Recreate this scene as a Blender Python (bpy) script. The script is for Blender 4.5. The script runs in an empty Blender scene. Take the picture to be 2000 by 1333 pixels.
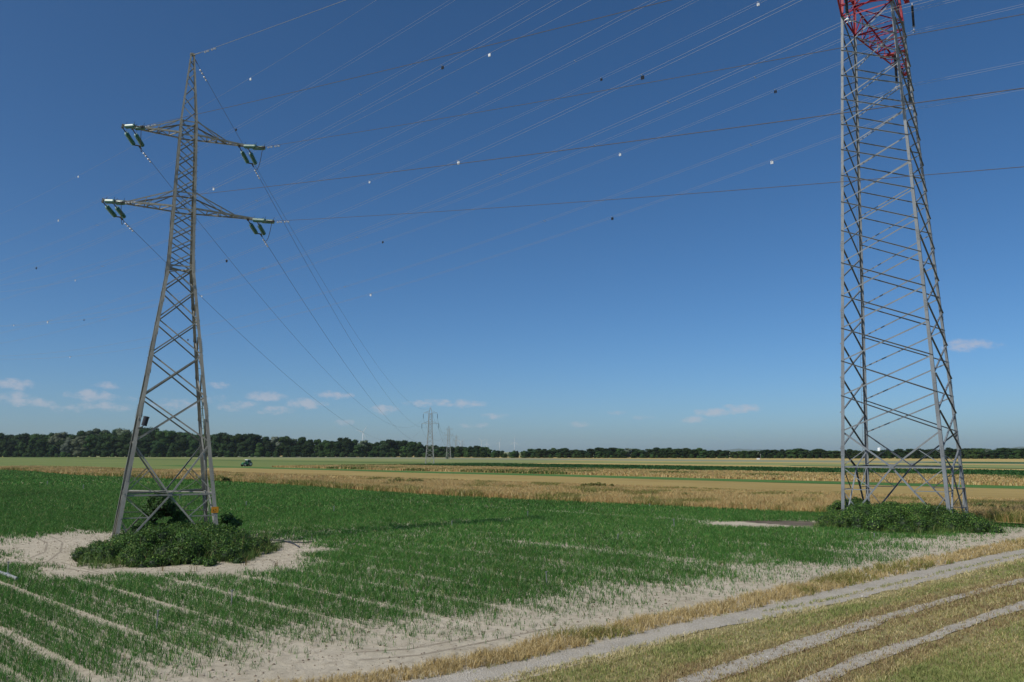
import bpy, math, random
import numpy as np
from mathutils import Vector, Matrix
R_ = random.Random(7)
RNG = np.random.default_rng(11)
SC = bpy.context.scene
COL = SC.collection
F = 1556.0                 # focal length in photo pixels (2000 wide)
PITCH = math.atan((883 - 666.5) / 1556.0)
EYE = Vector((0, 0, 5.5))

# ------------------------------------------------------------------ helpers
def lin(r, g, b, k=1.0):
    f = lambda c: ((c / 255 + 0.055) / 1.055) ** 2.4 if c > 10 else c / 255 / 12.92
    return (f(r) * k, f(g) * k, f(b) * k)

def ray(px, py):
    """world direction through a photograph pixel (2000x1333)"""
    a = (px - 1000) / F; b = -(py - 666.5) / F
    c, s = math.cos(PITCH), math.sin(PITCH)
    return Vector((a, c - b * s, s + b * c))

def on_ground(px, py, z=0.0):
    d = ray(px, py); t = (z - EYE.z) / d.z
    return EYE + d * t

def at_depth(px, py, y):
    d = ray(px, py); return EYE + d * (y / d.y)

class MB:
    def __init__(s): s.v = []; s.f = []; s.m = []; s.cur = 0
    def add(s, vs, fs):
        o = len(s.v); s.v += [tuple(p) for p in vs]
        for f in fs: s.f.append(tuple(i + o for i in f)); s.m.append(s.cur)
    def box(s, c, sx, sy, sz, rot=None):
        c = Vector(c); vs = []
        for dx in (-.5, .5):
            for dy in (-.5, .5):
                for dz in (-.5, .5):
                    p = Vector((dx * sx, dy * sy, dz * sz))
                    if rot is not None: p = rot @ p
                    vs.append(c + p)
        s.add(vs, [(0, 1, 3, 2), (4, 6, 7, 5), (0, 4, 5, 1), (2, 3, 7, 6), (0, 2, 6, 4), (1, 5, 7, 3)])
    def prism(s, p0, p1, prof, n1, n2):
        """extrude a 2-D profile (list of (a,b)) from p0 to p1, axes n1 n2"""
        k = len(prof); vs = [p + n1 * a + n2 * b for p in (p0, p1) for a, b in prof]
        fs = [(i, (i + 1) % k, k + (i + 1) % k, k + i) for i in range(k)]
        fs += [tuple(range(k))[::-1], tuple(range(k, 2 * k))]
        s.add(vs, fs)
    def angle(s, p0, p1, size, n1, n2, t=None, both=False):
        """steel angle: two flanges starting at the line p0-p1, along n1 and n2"""
        p0 = Vector(p0); p1 = Vector(p1); d = (p1 - p0).normalized()
        n1 = Vector(n1); n1 = (n1 - d * n1.dot(d)).normalized()
        n2 = Vector(n2); n2 = (n2 - d * n2.dot(d)); n2 = (n2 - n1 * n2.dot(n1)).normalized()
        t = t or max(.012, size * .12)
        s.prism(p0, p1, [(0, 0), (size, 0), (size, t), (t, t), (t, size), (0, size)], n1, n2)
    def tube(s, pts, r, k=6, cap=True):
        pts = [Vector(p) for p in pts]; n = len(pts); o = len(s.v)
        rr = r if isinstance(r, (list, tuple)) else [r] * n
        for i, p in enumerate(pts):
            d = (pts[min(i + 1, n - 1)] - pts[max(i - 1, 0)]).normalized()
            u = d.cross(Vector((0, 0, 1)))
            if u.length < 1e-3: u = d.cross(Vector((1, 0, 0)))
            u.normalize(); w = u.cross(d)
            for j in range(k):
                a = 2 * math.pi * j / k
                s.v.append(tuple(p + (u * math.cos(a) + w * math.sin(a)) * rr[i]))
        for i in range(n - 1):
            for j in range(k):
                s.f.append((o + i * k + j, o + i * k + (j + 1) % k, o + (i + 1) * k + (j + 1) % k, o + (i + 1) * k + j)); s.m.append(s.cur)
        if cap:
            s.f.append(tuple(o + j for j in range(k))[::-1]); s.m.append(s.cur)
            s.f.append(tuple(o + (n - 1) * k + j for j in range(k))); s.m.append(s.cur)
    def lathe(s, p0, axis, prof, k=10):
        """revolve (distance along axis, radius) about axis at p0"""
        axis = Vector(axis).normalized(); p0 = Vector(p0)
        s.tube([p0 + axis * a for a, _ in prof], [max(r, .0005) for _, r in prof], k)
    def mesh(s, name, mats):
        me = bpy.data.meshes.new(name); me.from_pydata(s.v, [], s.f)
        for m in (mats if isinstance(mats, (list, tuple)) else [mats]): me.materials.append(m)
        if any(s.m): me.polygons.foreach_set('material_index', s.m)
        me.update(); return me
    def build(s, name, mats, parent=None, smooth=False):
        me = s.mesh(name, mats)
        if smooth: me.shade_smooth()
        return link(name, me, parent)

def link(name, me, parent=None):
    o = bpy.data.objects.new(name, me); COL.objects.link(o)
    if parent is not None: put(o, parent)
    return o
def put(o, parent):
    """parent keeping world coordinates of the mesh"""
    o.parent = parent
    o.matrix_parent_inverse = Matrix.Translation(-world_loc(parent)) if parent.type == 'EMPTY' else Matrix.Identity(4)
    if parent.type != 'EMPTY' : o.matrix_parent_inverse = Matrix.Identity(4)
def world_loc(o):
    return Vector(o.location)
def tag(o, label=None, cat=None, group=None, kind=None):
    if label: o['label'] = label
    if cat: o['category'] = cat
    if group: o['group'] = group
    if kind: o['kind'] = kind
    return o
def thing(name, loc, label, cat, group=None):
    o = bpy.data.objects.new(name, None); COL.objects.link(o); o.location = loc; o.empty_display_size = .2
    return tag(o, label, cat, group)
def dup(root, loc, rotz=None, label=None, scale=None):
    r = root.copy(); COL.objects.link(r); r.location = loc
    if rotz is not None: r.rotation_euler = (0, 0, rotz)
    if scale is not None: r.scale = scale
    if label: r['label'] = label
    for ch in list(root.children):
        c = ch.copy(); COL.objects.link(c); c.parent = r
        for g in list(ch.children):
            d = g.copy(); COL.objects.link(d); d.parent = c
    return r

# ------------------------------------------------------------------ noise (numpy value noise)
def vnoise(x, y, seed=0):
    x = np.asarray(x, float); y = np.asarray(y, float)
    def h(i, j):
        n = (i.astype(np.int64) * 374761393 + j.astype(np.int64) * 668265263 + seed * 982451653) & 0x7fffffff
        n = ((n ^ (n >> 13)) * 1274126177) & 0x7fffffff
        return ((n ^ (n >> 16)) & 0xffff) / 65535.0
    i = np.floor(x); j = np.floor(y); fx = x - i; fy = y - j
    fx = fx * fx * (3 - 2 * fx); fy = fy * fy * (3 - 2 * fy)
    a = h(i, j); b = h(i + 1, j); c = h(i, j + 1); d = h(i + 1, j + 1)
    return (a * (1 - fx) + b * fx) * (1 - fy) + (c * (1 - fx) + d * fx) * fy
def fbm(x, y, seed=0):
    return (vnoise(x, y, seed) * .55 + vnoise(x * 2.1, y * 2.1, seed + 1) * .3 + vnoise(x * 4.3, y * 4.3, seed + 2) * .15)
def sstep(a, b, x):
    t = np.clip((np.asarray(x, float) - a) / (b - a), 0, 1); return t * t * (3 - 2 * t)

# ------------------------------------------------------------------ materials
def new_mat(name, rough=.7, spec=.3):
    m = bpy.data.materials.new(name); m.use_nodes = True
    nt = m.node_tree; b = nt.nodes['Principled BSDF']
    b.inputs['Roughness'].default_value = rough
    b.inputs['Specular IOR Level'].default_value = spec
    return m, nt, b
def N(nt, t, **kw):
    n = nt.nodes.new(t)
    for k, v in kw.items():
        if k in n.inputs: n.inputs[k].default_value = v
        else: setattr(n, k, v)
    return n
def ramp(nt, src, stops, mode='LINEAR'):
    r = N(nt, 'ShaderNodeValToRGB'); r.color_ramp.interpolation = mode
    e = r.color_ramp.elements
    while len(e) < len(stops): e.new(.5)
    for el, (p, c) in zip(e, stops): el.position = p; el.color = (*c, 1)
    nt.links.new(src, r.inputs[0]); return r.outputs[0]
def noise(nt, scale, detail=4, rough=.6, vec=None, dist=0.0):
    n = N(nt, 'ShaderNodeTexNoise'); n.inputs['Scale'].default_value = scale
    n.inputs['Detail'].default_value = detail; n.inputs['Roughness'].default_value = rough; n.inputs['Distortion'].default_value = dist
    if vec is None:
        g = N(nt, 'ShaderNodeNewGeometry'); vec = g.outputs['Position']
    nt.links.new(vec, n.inputs['Vector']); return n.outputs['Fac']
def mixc(nt, fac, a, b, mode='MIX'):
    m = N(nt, 'ShaderNodeMix', data_type='RGBA', blend_type=mode)
    for i, v in ((0, fac), (6, a), (7, b)):
        if isinstance(v, (int, float)): m.inputs[i].default_value = v
        elif isinstance(v, tuple): m.inputs[i].default_value = (*v[:3], 1)
        else: nt.links.new(v, m.inputs[i])
    return m.outputs[2]
def bump(nt, b, h, strength=.4, dist=.02):
    n = N(nt, 'ShaderNodeBump'); n.inputs['Strength'].default_value = strength; n.inputs['Distance'].default_value = dist
    nt.links.new(h, n.inputs['Height']); nt.links.new(n.outputs[0], b.inputs['Normal'])

def simple(name, col, rough=.6, var=.25, scale=3.0, metal=0.0, spec=.3):
    m, nt, b = new_mat(name, rough, spec); b.inputs['Metallic'].default_value = metal
    f = noise(nt, scale, 5)
    nt.links.new(ramp(nt, f, [(.3, tuple(c * (1 - var) for c in col)), (.7, tuple(min(1, c * (1 + var)) for c in col))]), b.inputs['Base Color'])
    return m
def steel(name, col, stain, amount=.5, rough=.55):
    m, nt, b = new_mat(name, rough, .35)
    big = noise(nt, .7, 4); fine = noise(nt, 14, 5, .7)
    g = N(nt, 'ShaderNodeNewGeometry'); mp = N(nt, 'ShaderNodeMapping'); mp.inputs['Scale'].default_value = (9, 9, .9)
    nt.links.new(g.outputs['Position'], mp.inputs[0]); st = noise(nt, 1.0, 4, .65, mp.outputs[0])
    c = ramp(nt, fine, [(.3, tuple(x * .82 for x in col)), (.7, tuple(x * 1.15 for x in col))])
    c = mixc(nt, ramp(nt, big, [(.4, (0, 0, 0)), (.7, (.8, .8, .8))]), c, tuple(x * .62 for x in col))
    c = mixc(nt, ramp(nt, st, [(.52, (0, 0, 0)), (.75, (amount,) * 3)]), c, stain)
    nt.links.new(c, b.inputs['Base Color'])
    return m
def blade_mat(name, trans=.25, rough=.65, vary=.25):
    m, nt, b = new_mat(name, rough, .2)
    a = N(nt, 'ShaderNodeAttribute', attribute_name='col')
    nt.links.new(a.outputs['Color'], b.inputs['Base Color'])
    t = N(nt, 'ShaderNodeBsdfTranslucent'); nt.links.new(a.outputs['Color'], t.inputs['Color'])
    mx = N(nt, 'ShaderNodeMixShader'); mx.inputs[0].default_value = trans
    out = nt.nodes['Material Output']
    nt.links.new(b.outputs[0], mx.inputs[1]); nt.links.new(t.outputs[0], mx.inputs[2]); nt.links.new(mx.outputs[0], out.inputs['Surface'])
    return m
def tree_mat(name):
    m, nt, b = new_mat(name, .8, .1)
    a = N(nt, 'ShaderNodeAttribute', attribute_name='col')
    oi = N(nt, 'ShaderNodeObjectInfo')
    k = N(nt, 'ShaderNodeMapRange'); k.inputs['To Min'].default_value = .7; k.inputs['To Max'].default_value = 1.35
    nt.links.new(oi.outputs['Random'], k.inputs[0])
    h = N(nt, 'ShaderNodeHueSaturation'); h.inputs['Saturation'].default_value = 1.0
    nt.links.new(k.outputs[0], h.inputs['Value'])
    c = mixc(nt, 1.0, a.outputs['Color'], oi.outputs['Color'], 'MULTIPLY')
    nt.links.new(c, h.inputs['Color']); nt.links.new(h.outputs[0], b.inputs['Base Color'])
    t = N(nt, 'ShaderNodeBsdfTranslucent'); nt.links.new(h.outputs[0], t.inputs['Color'])
    mx = N(nt, 'ShaderNodeMixShader'); mx.inputs[0].default_value = .2
    out = nt.nodes['Material Output']
    nt.links.new(b.outputs[0], mx.inputs[1]); nt.links.new(t.outputs[0], mx.inputs[2]); nt.links.new(mx.outputs[0], out.inputs['Surface'])
    return m

M = {}
M['olive_steel'] = steel('weathered_olive_steel', (.31, .305, .26), (.18, .145, .10), .55)
M['grey_steel'] = steel('galvanised_steel', (.20, .22, .23), (.24, .23, .21), .35, .5)
M['red_steel'] = steel('red_painted_steel', (.36, .016, .035), (.22, .04, .04), .6)
M['far_steel'] = steel('distant_steel', (.36, .36, .33), (.25, .23, .2), .4)
M['dark_iron'] = simple('dark_iron', (.05, .05, .052), .5)
M['alu'] = simple('stranded_aluminium', (.30, .295, .28), .45, .15, 8, .3)
M['old_alu'] = simple('weathered_conductor', (.10, .09, .09), .6, .2, 8)
M['silver'] = simple('bright_fittings', (.5, .5, .5), .4, .15, 6, .5)
M['polymer'] = simple('dark_polymer', (.03, .03, .034), .45)
M['white'] = simple('white_plate', (.85, .86, .86), .4, .05)
M['blackplate'] = simple('black_plate', (.02, .02, .022), .4)
def glass_green():
    m, nt, b = new_mat('green_glass', .5, .08)
    b.inputs['Base Color'].default_value = (.022, .165, .12, 1)
    b.inputs['Transmission Weight'].default_value = .35
    return m
M['glass'] = glass_green()
M['blade'] = blade_mat('leaf_blades'); M['leafy'] = blade_mat('bramble_leaves', .2, .5)
M['tree'] = tree_mat('tree_foliage')
M['bark'] = simple('bark', (.10, .085, .065), .9, .3, 2)

# ------------------------------------------------------------------ world, sun, camera
SUN_AZ = math.radians(50.2)          # shadows run this far to the right of straight ahead
SUN_EL = math.radians(44.5)
def world():
    w = bpy.data.worlds.new('World'); SC.world = w; w.use_nodes = True
    nt = w.node_tree; bg = nt.nodes['Background']; bg.inputs[1].default_value = SKY
    sky = N(nt, 'ShaderNodeTexSky', sky_type='NISHITA'); sky.sun_disc = False
    sky.sun_elevation = SUN_EL; sky.sun_rotation = SUN_AZ + math.pi
    sky.altitude = 150; sky.air_density = .65; sky.dust_density = 1.25; sky.ozone_density = 7.0
    tc = N(nt, 'ShaderNodeTexCoord')
    # small fair-weather clouds: soft ellipses in the sky, broken up by noise
    clouds = [(30, 751, 28, 9, .75), (10, 773, 34, 8, .5), (52, 785, 42, 8, .45), (172, 773, 32, 10, .8), (205, 795, 40, 8, .45), (130, 798, 30, 7, .35),
              (208, 753, 22, 6, .35), (425, 753, 20, 6, .35), (418, 779, 20, 8, .45), (470, 794, 40, 9, .5), (522, 774, 36, 9, .9), (535, 801, 34, 8, .45), (597, 789, 36, 10, .85),
              (650, 772, 34, 8, .75), (752, 801, 24, 9, .8), (840, 787, 46, 8, .8), (905, 790, 40, 9, .9), (966, 813, 24, 6, .5), (930, 831, 30, 5, .35),
              (1395, 806, 36, 8, .95), (1450, 798, 38, 8, .85), (1356, 820, 24, 7, .9), (1205, 806, 16, 4, .3), (1130, 829, 22, 5, .3), (1255, 815, 20, 5, .3),
              (1884, 674, 34, 11, .9), (1928, 676, 24, 7, .5), (675, 826, 18, 6, .45), (240, 778, 22, 6, .3), (350, 790, 40, 10, .45)]
    nz = N(nt, 'ShaderNodeTexNoise'); nz.inputs['Scale'].default_value = 70; nz.inputs['Detail'].default_value = 6; nz.inputs['Roughness'].default_value = .62
    mp = N(nt, 'ShaderNodeMapping'); mp.inputs['Scale'].default_value = (1, 1, 1.7)
    nt.links.new(tc.outputs['Generated'], mp.inputs[0]); nt.links.new(mp.outputs[0], nz.inputs['Vector'])
    acc = None
    for px, py, a, b, amp in clouds:
        c = ray(px, py).normalized(); right = c.cross(Vector((0, 0, 1))).normalized(); up = right.cross(c)
        sub = N(nt, 'ShaderNodeVectorMath', operation='SUBTRACT'); nt.links.new(tc.outputs['Generated'], sub.inputs[0]); sub.inputs[1].default_value = c
        d1 = N(nt, 'ShaderNodeVectorMath', operation='DOT_PRODUCT'); nt.links.new(sub.outputs[0], d1.inputs[0]); d1.inputs[1].default_value = right * (F / a)
        d2 = N(nt, 'ShaderNodeVectorMath', operation='DOT_PRODUCT'); nt.links.new(sub.outputs[0], d2.inputs[0]); d2.inputs[1].default_value = up * (F / b)
        p1 = N(nt, 'ShaderNodeMath', operation='MULTIPLY'); nt.links.new(d1.outputs['Value'], p1.inputs[0]); nt.links.new(d1.outputs['Value'], p1.inputs[1])
        p2 = N(nt, 'ShaderNodeMath', operation='MULTIPLY_ADD'); nt.links.new(d2.outputs['Value'], p2.inputs[0]); nt.links.new(d2.outputs['Value'], p2.inputs[1]); nt.links.new(p1.outputs[0], p2.inputs[2])
        e = N(nt, 'ShaderNodeMapRange'); e.inputs['From Min'].default_value = 1.5; e.inputs['From Max'].default_value = 0.0
        e.inputs['To Max'].default_value = min(.82, .25 + amp * .68); nt.links.new(p2.outputs[0], e.inputs[0])
        if acc is None: acc = e.outputs[0]
        else:
            mx = N(nt, 'ShaderNodeMath', operation='MAXIMUM'); nt.links.new(acc, mx.inputs[0]); nt.links.new(e.outputs[0], mx.inputs[1]); acc = mx.outputs[0]
    s1 = N(nt, 'ShaderNodeMath', operation='MULTIPLY_ADD'); nt.links.new(nz.outputs['Fac'], s1.inputs[0]); s1.inputs[1].default_value = 2.6; s1.inputs[2].default_value = -1.3
    s2 = N(nt, 'ShaderNodeMath', operation='ADD'); nt.links.new(acc, s2.inputs[0]); nt.links.new(s1.outputs[0], s2.inputs[1])
    s3 = N(nt, 'ShaderNodeMapRange'); s3.interpolation_type = 'SMOOTHSTEP'
    s3.inputs['From Min'].default_value = .0; s3.inputs['From Max'].default_value = 1.1; s3.inputs['To Max'].default_value = .58
    nt.links.new(s2.outputs[0], s3.inputs[0])
    gate = N(nt, 'ShaderNodeMath', operation='MULTIPLY'); nt.links.new(s3.outputs[0], gate.inputs[0])
    g2 = N(nt, 'ShaderNodeMath', operation='GREATER_THAN'); nt.links.new(acc, g2.inputs[0]); g2.inputs[1].default_value = .001
    nt.links.new(g2.outputs[0], gate.inputs[1])
    hs = N(nt, 'ShaderNodeHueSaturation'); hs.inputs['Saturation'].default_value = SKYSAT; hs.inputs['Value'].default_value = 1.0
    nt.links.new(sky.outputs[0], hs.inputs['Color'])
    tint = mixc(nt, 1.0, hs.outputs[0], SKYTINT, 'MULTIPLY')
    cl = mixc(nt, gate.outputs[0], tint, tuple(c / SKY for c in (.50, .50, .56)))
    nt.links.new(cl, bg.inputs[0])
SKY = .107; SKYSAT = 1.12; SKYTINT = (1.02, 1.07, 1.0)
world()
sun = bpy.data.lights.new('sun', 'SUN'); sun.energy = 3.4; sun.angle = math.radians(.5); sun.color = (1, .955, .89)
so = bpy.data.objects.new('sun', sun); COL.objects.link(so)
so.rotation_euler = Vector((math.sin(SUN_AZ) * math.cos(SUN_EL), math.cos(SUN_AZ) * math.cos(SUN_EL), -math.sin(SUN_EL))).to_track_quat('-Z', 'Y').to_euler()
cam = bpy.data.cameras.new('camera'); cam.sensor_width = 36; cam.lens = F / 2000 * 36; cam.clip_end = 60000
co = bpy.data.objects.new('camera', cam); COL.objects.link(co); co.location = EYE; co.rotation_euler = (math.pi / 2 + PITCH, 0, 0); SC.camera = co
SC.view_settings.view_transform = 'Standard'; SC.view_settings.look = 'None'; SC.view_settings.exposure = 0; SC.view_settings.gamma = 1
SC.cycles.max_bounces = 5; SC.cycles.diffuse_bounces = 2; SC.cycles.volume_bounces = 1; SC.cycles.transparent_max_bounces = 4

# ------------------------------------------------------------------ field frame
AU = math.radians(47.0)                       # field rows run 47 deg left of straight ahead
EU = Vector((-math.sin(AU), math.cos(AU), 0)); EV = Vector((math.cos(AU), math.sin(AU), 0))
AD = math.radians(46.5)                       # the embankment and its tracks
ED = Vector((math.sin(AD), math.cos(AD), 0)); EW = Vector((-math.cos(AD), math.sin(AD), 0))
def uv(u, v, z=0): return EU * u + EV * v + Vector((0, 0, z))
def UV(x, y): return -math.sin(AU) * x + math.cos(AU) * y, math.cos(AU) * x + math.sin(AU) * y
def WT(x, y): return -math.cos(AD) * x + math.sin(AD) * y, math.sin(AD) * x + math.cos(AD) * y
def hill(w):
    s = np.maximum(7.5 - np.asarray(w, float), 0)
    h = np.where(s < 3, .1 * s * s, .9 + .6 * (s - 3))
    return np.minimum(h, 3.7)

def field_mat(name, a, b, scale=.05, streak=(.6, 12), fine=3.0, soil=None, rough=.9):
    """two-colour mottled field surface with streaks along the rows"""
    m, nt, bs = new_mat(name, rough, .15)
    g = N(nt, 'ShaderNodeNewGeometry'); mp = N(nt, 'ShaderNodeMapping'); mp.vector_type = 'POINT'
    mp.inputs['Rotation'].default_value = (0, 0, -AU)
    nt.links.new(g.outputs['Position'], mp.inputs[0])
    m2 = N(nt, 'ShaderNodeMapping'); m2.inputs['Scale'].default_value = (streak[0], streak[0] / streak[1], 1); nt.links.new(mp.outputs[0], m2.inputs[0])
    n1 = noise(nt, 1.0, 5, .6, m2.outputs[0]); n2 = noise(nt, scale, 4); n3 = noise(nt, fine, 4, .7)
    s = N(nt, 'ShaderNodeMath', operation='ADD'); nt.links.new(n1, s.inputs[0]); nt.links.new(n2, s.inputs[1])
    s2 = N(nt, 'ShaderNodeMath', operation='MULTIPLY_ADD'); nt.links.new(n3, s2.inputs[0]); s2.inputs[1].default_value = .5; nt.links.new(s.outputs[0], s2.inputs[2])
    h = N(nt, 'ShaderNodeMath', operation='MULTIPLY'); nt.links.new(s2.outputs[0], h.inputs[0]); h.inputs[1].default_value = .4
    nt.links.new(ramp(nt, h.outputs[0], [(.38, a), (.62, b)]), bs.inputs['Base Color'])
    bump(nt, bs, n3, .5, .03)
    return m
def sand_mat():
    m, nt, b = new_mat('pale_sandy_soil', .95, .1)
    big = noise(nt, .25, 5, .6); mid = noise(nt, 2.2, 5, .65, None, .4); fine = noise(nt, 28, 4, .7)
    c = ramp(nt, big, [(.3, lin(188, 177, 153)), (.7, lin(206, 194, 170))])
    c = mixc(nt, ramp(nt, mid, [(.45, (0, 0, 0)), (.75, (.8, .8, .8))]), c, lin(154, 141, 120))
    c = mixc(nt, ramp(nt, fine, [(.5, (0, 0, 0)), (.8, (.5, .5, .5))]), c, lin(128, 116, 102))
    nt.links.new(c, b.inputs['Base Color'])
    ad = N(nt, 'ShaderNodeMath', operation='MULTIPLY_ADD'); nt.links.new(fine, ad.inputs[0]); ad.inputs[1].default_value = .35; nt.links.new(mid, ad.inputs[2])
    bump(nt, b, ad.outputs[0], 1.0, .09)
    return m
def gravel_mat():
    m, nt, b = new_mat('gravel', .95, .15)
    v = N(nt, 'ShaderNodeTexVoronoi'); v.inputs['Scale'].default_value = 22
    g = N(nt, 'ShaderNodeNewGeometry'); nt.links.new(g.outputs['Position'], v.inputs['Vector'])
    big = noise(nt, .9, 5, .6); fine = noise(nt, 40, 3, .7)
    c = ramp(nt, big, [(.3, lin(164, 156, 140)), (.7, lin(186, 177, 159))])
    c = mixc(nt, ramp(nt, v.outputs['Color'], [(.55, (0, 0, 0)), (.9, (.55,) * 3)]), c, lin(205, 200, 190))
    c = mixc(nt, ramp(nt, fine, [(.5, (0, 0, 0)), (.75, (.6,) * 3)]), c, lin(120, 112, 102))
    nt.links.new(c, b.inputs['Base Color'])
    bump(nt, b, v.outputs['Distance'], .7, .04)
    return m
M['sand'] = sand_mat(); M['gravel'] = gravel_mat()
M['land'] = field_mat('distant_land', lin(120, 128, 84), lin(150, 148, 96), .01)
M['turf'] = field_mat('dry_turf', lin(146, 130, 92), lin(138, 134, 90), .3, (1.2, 4), 9)

def sheet(name, pts, z, m, label=None):
    mb = MB(); mb.add([Vector((p[0], p[1], z)) for p in pts], [tuple(range(len(pts)))])
    o = mb.build(name, m); o['kind'] = 'structure'
    if label: o['label'] = label
    return o
def ribbon(name, left, right, z, m, wig=.0, seed=0, sub=6, label=None):
    """strip between two polylines of ground points, following the embankment, with ragged edges"""
    def dense(pl, sd):
        out = []
        for i in range(len(pl) - 1):
            for k in range(sub):
                out.append(pl[i].lerp(pl[i + 1], k / sub))
        out.append(pl[-1]); r = random.Random(sd)
        X = np.array([p.x for p in out]); Y = np.array([p.y for p in out]); e = (fbm(X * .8, Y * .8, sd) - .5) * 4 * wig + (vnoise(X * 3.1, Y * 3.1, sd + 9) - .5) * wig
        return [p + EW * float(k) for p, k in zip(out, e)]
    L, Rr = dense(left, seed), dense(right, seed + 1)
    mb = MB(); vs = []; K = 4
    for a, b in zip(L, Rr):
        for k in range(K + 1):
            p = a.lerp(b, k / K); w, _ = WT(p.x, p.y); vs.append((p.x, p.y, float(hill(w)) + z))
    fs = []
    for i in range(len(L) - 1):
        for k in range(K):
            a = i * (K + 1) + k; fs.append((a, a + 1, a + K + 2, a + K + 1))
    mb.add(vs, fs); o = mb.build(name, m); o['kind'] = 'structure'
    if label: o['label'] = label
    return o
def hit(px, py):
    """point where a photograph ray meets the ground (flat field or embankment)"""
    z = 0.0
    for _ in range(12):
        p = on_ground(px, py, z); w, _ = WT(p.x, p.y); z = float(hill(w))
    return on_ground(px, py, z)
def line(*pp):
    """ground polyline through pixels, extended a little past both ends"""
    P = [hit(*p) for p in pp]
    for p in P: p.z = 0
    a = P[0] + (P[0] - P[1]).normalized() * 14; b = P[-1] + (P[-1] - P[-2]).normalized() * 60
    return [a] + P + [b]
# the land out to the horizon
g = MB(); K = 64
vs = [(0, 0, -.03)]
rad = [30, 120, 400, 1200, 4000, 14000, 40000]
for r in rad: vs += [(r * math.cos(2 * math.pi * i / K), r * math.sin(2 * math.pi * i / K), -.03) for i in range(K)]
fs = [(0, 1 + i, 1 + (i + 1) % K) for i in range(K)]
for j in range(len(rad) - 1):
    for i in range(K): a = 1 + j * K; b = a + K; fs.append((a + i, b + i, b + (i + 1) % K, a + (i + 1) % K))
g.add(vs, fs); o = g.build('ground', M['land']); o['kind'] = 'structure'
# crop field soil
vg = lambda u: 71 + 2.2 * math.sin(u * .05 + 1)          # near edge of the tall dry grass
edge = [uv(u, vg(u) + .4) for u in range(-120, 321, 8)]
nearb = [ED * t + EW * 14.6 for t in (120, 60, 20, -20, -90)]
sheet('crop_field', [uv(330, -330)] + [uv(330, 66)] + edge[::-1] + nearb, 0.0, M['sand'])
tc_ = on_ground(1540, 1022); tp = []
for i in range(64):
    th = 2 * math.pi * i / 64; q = 1 + .5 * (float(fbm(math.cos(th) * 2.2 + 7, math.sin(th) * 2.2, 33)) - .5) * 2 + .12 * math.sin(i * 2.3)
    tp.append(tc_ + EU * (5.6 * q * math.cos(th)) * .75 + EV * (3.2 * q * math.sin(th)) * .7)
sheet('tilled_soil', tp, .006, field_mat('dark_tilled_soil', lin(78, 70, 60), lin(128, 116, 98), .5, (3, 5), 8))
# field strips beyond
FM = {
 'straw': field_mat('straw_ground', lin(150, 132, 86), lin(172, 150, 100), .08, (1.0, 8), 4),
 'stubble': field_mat('stubble', lin(148, 126, 72), lin(172, 150, 92), .04, (.6, 20), 5),
 'fresh': field_mat('fresh_green', lin(66, 104, 46), lin(88, 124, 56), .06, (.5, 14), 3),
 'deep': field_mat('deep_green', lin(40, 74, 34), lin(58, 94, 42), .06, (.8, 16), 3),
 'yellow': field_mat('ripe_yellow', lin(168, 146, 84), lin(190, 168, 104), .03, (.5, 16), 3),
 'pale': field_mat('pale_green_field', lin(116, 128, 74), lin(150, 152, 94), .02, (.4, 18), 2),
 'olive': field_mat('olive_field', lin(104, 118, 62), lin(126, 134, 72), .02, (.5, 22), 2),
 'grey': field_mat('grey_green_field', lin(124, 130, 100), lin(150, 150, 118), .02, (.4, 18), 2),
}
def strip(name, u0, u1, v0, v1, m, z):
    e = [uv(u0 + (u1 - u0) * i / 24, v0 + 1.2 * math.sin(i * 1.7 + v0)) for i in range(25)]
    t = [uv(u0 + (u1 - u0) * i / 24, v1 + 1.2 * math.sin(i * 1.3 + v1)) for i in range(25)]
    sheet(name, e + t[::-1], z, FM[m])
edge2 = [uv(u, vg(u)) for u in range(-120, 313, 8)]
sheet('dry_grass_strip', edge2 + [uv(312, 108), uv(-120, 108)], .004, FM['straw'])
strip('stubble_field', -200, 330, 108, 140, 'stubble', .008)
strip('grass_strip', -200, 330, 140, 152, 'fresh', .012)
strip('meadow_strip', -300, 262, 152, 203, 'straw', .008)
strip('green_field', 262, 900, 80, 217, 'olive', .010)
strip('green_field', 330, 900, -300, 80, 'fresh', .006)
strip('dark_crop_field', -500, 262, 203, 270, 'deep', .012)
strip('olive_field', 262, 1100, 217, 300, 'olive', .008)
strip('dark_strip', 250, 1100, 252, 262, 'deep', .014)
strip('ripe_field', -700, 262, 270, 318, 'yellow', .008)
strip('pale_field', -900, 1200, 318, 385, 'pale', .006)
strip('dark_strip', -900, 140, 306, 320, 'deep', .016)
strip('ripe_field', -900, 330, 385, 420, 'yellow', .009)
strip('grey_field', -1200, 1200, 420, 520, 'grey', .005)
strip('dark_crop_field', -1200, 130, 440, 500, 'deep', .011)
strip('pale_field', -1500, 1300, 520, 800, 'yellow', .003)

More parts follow.
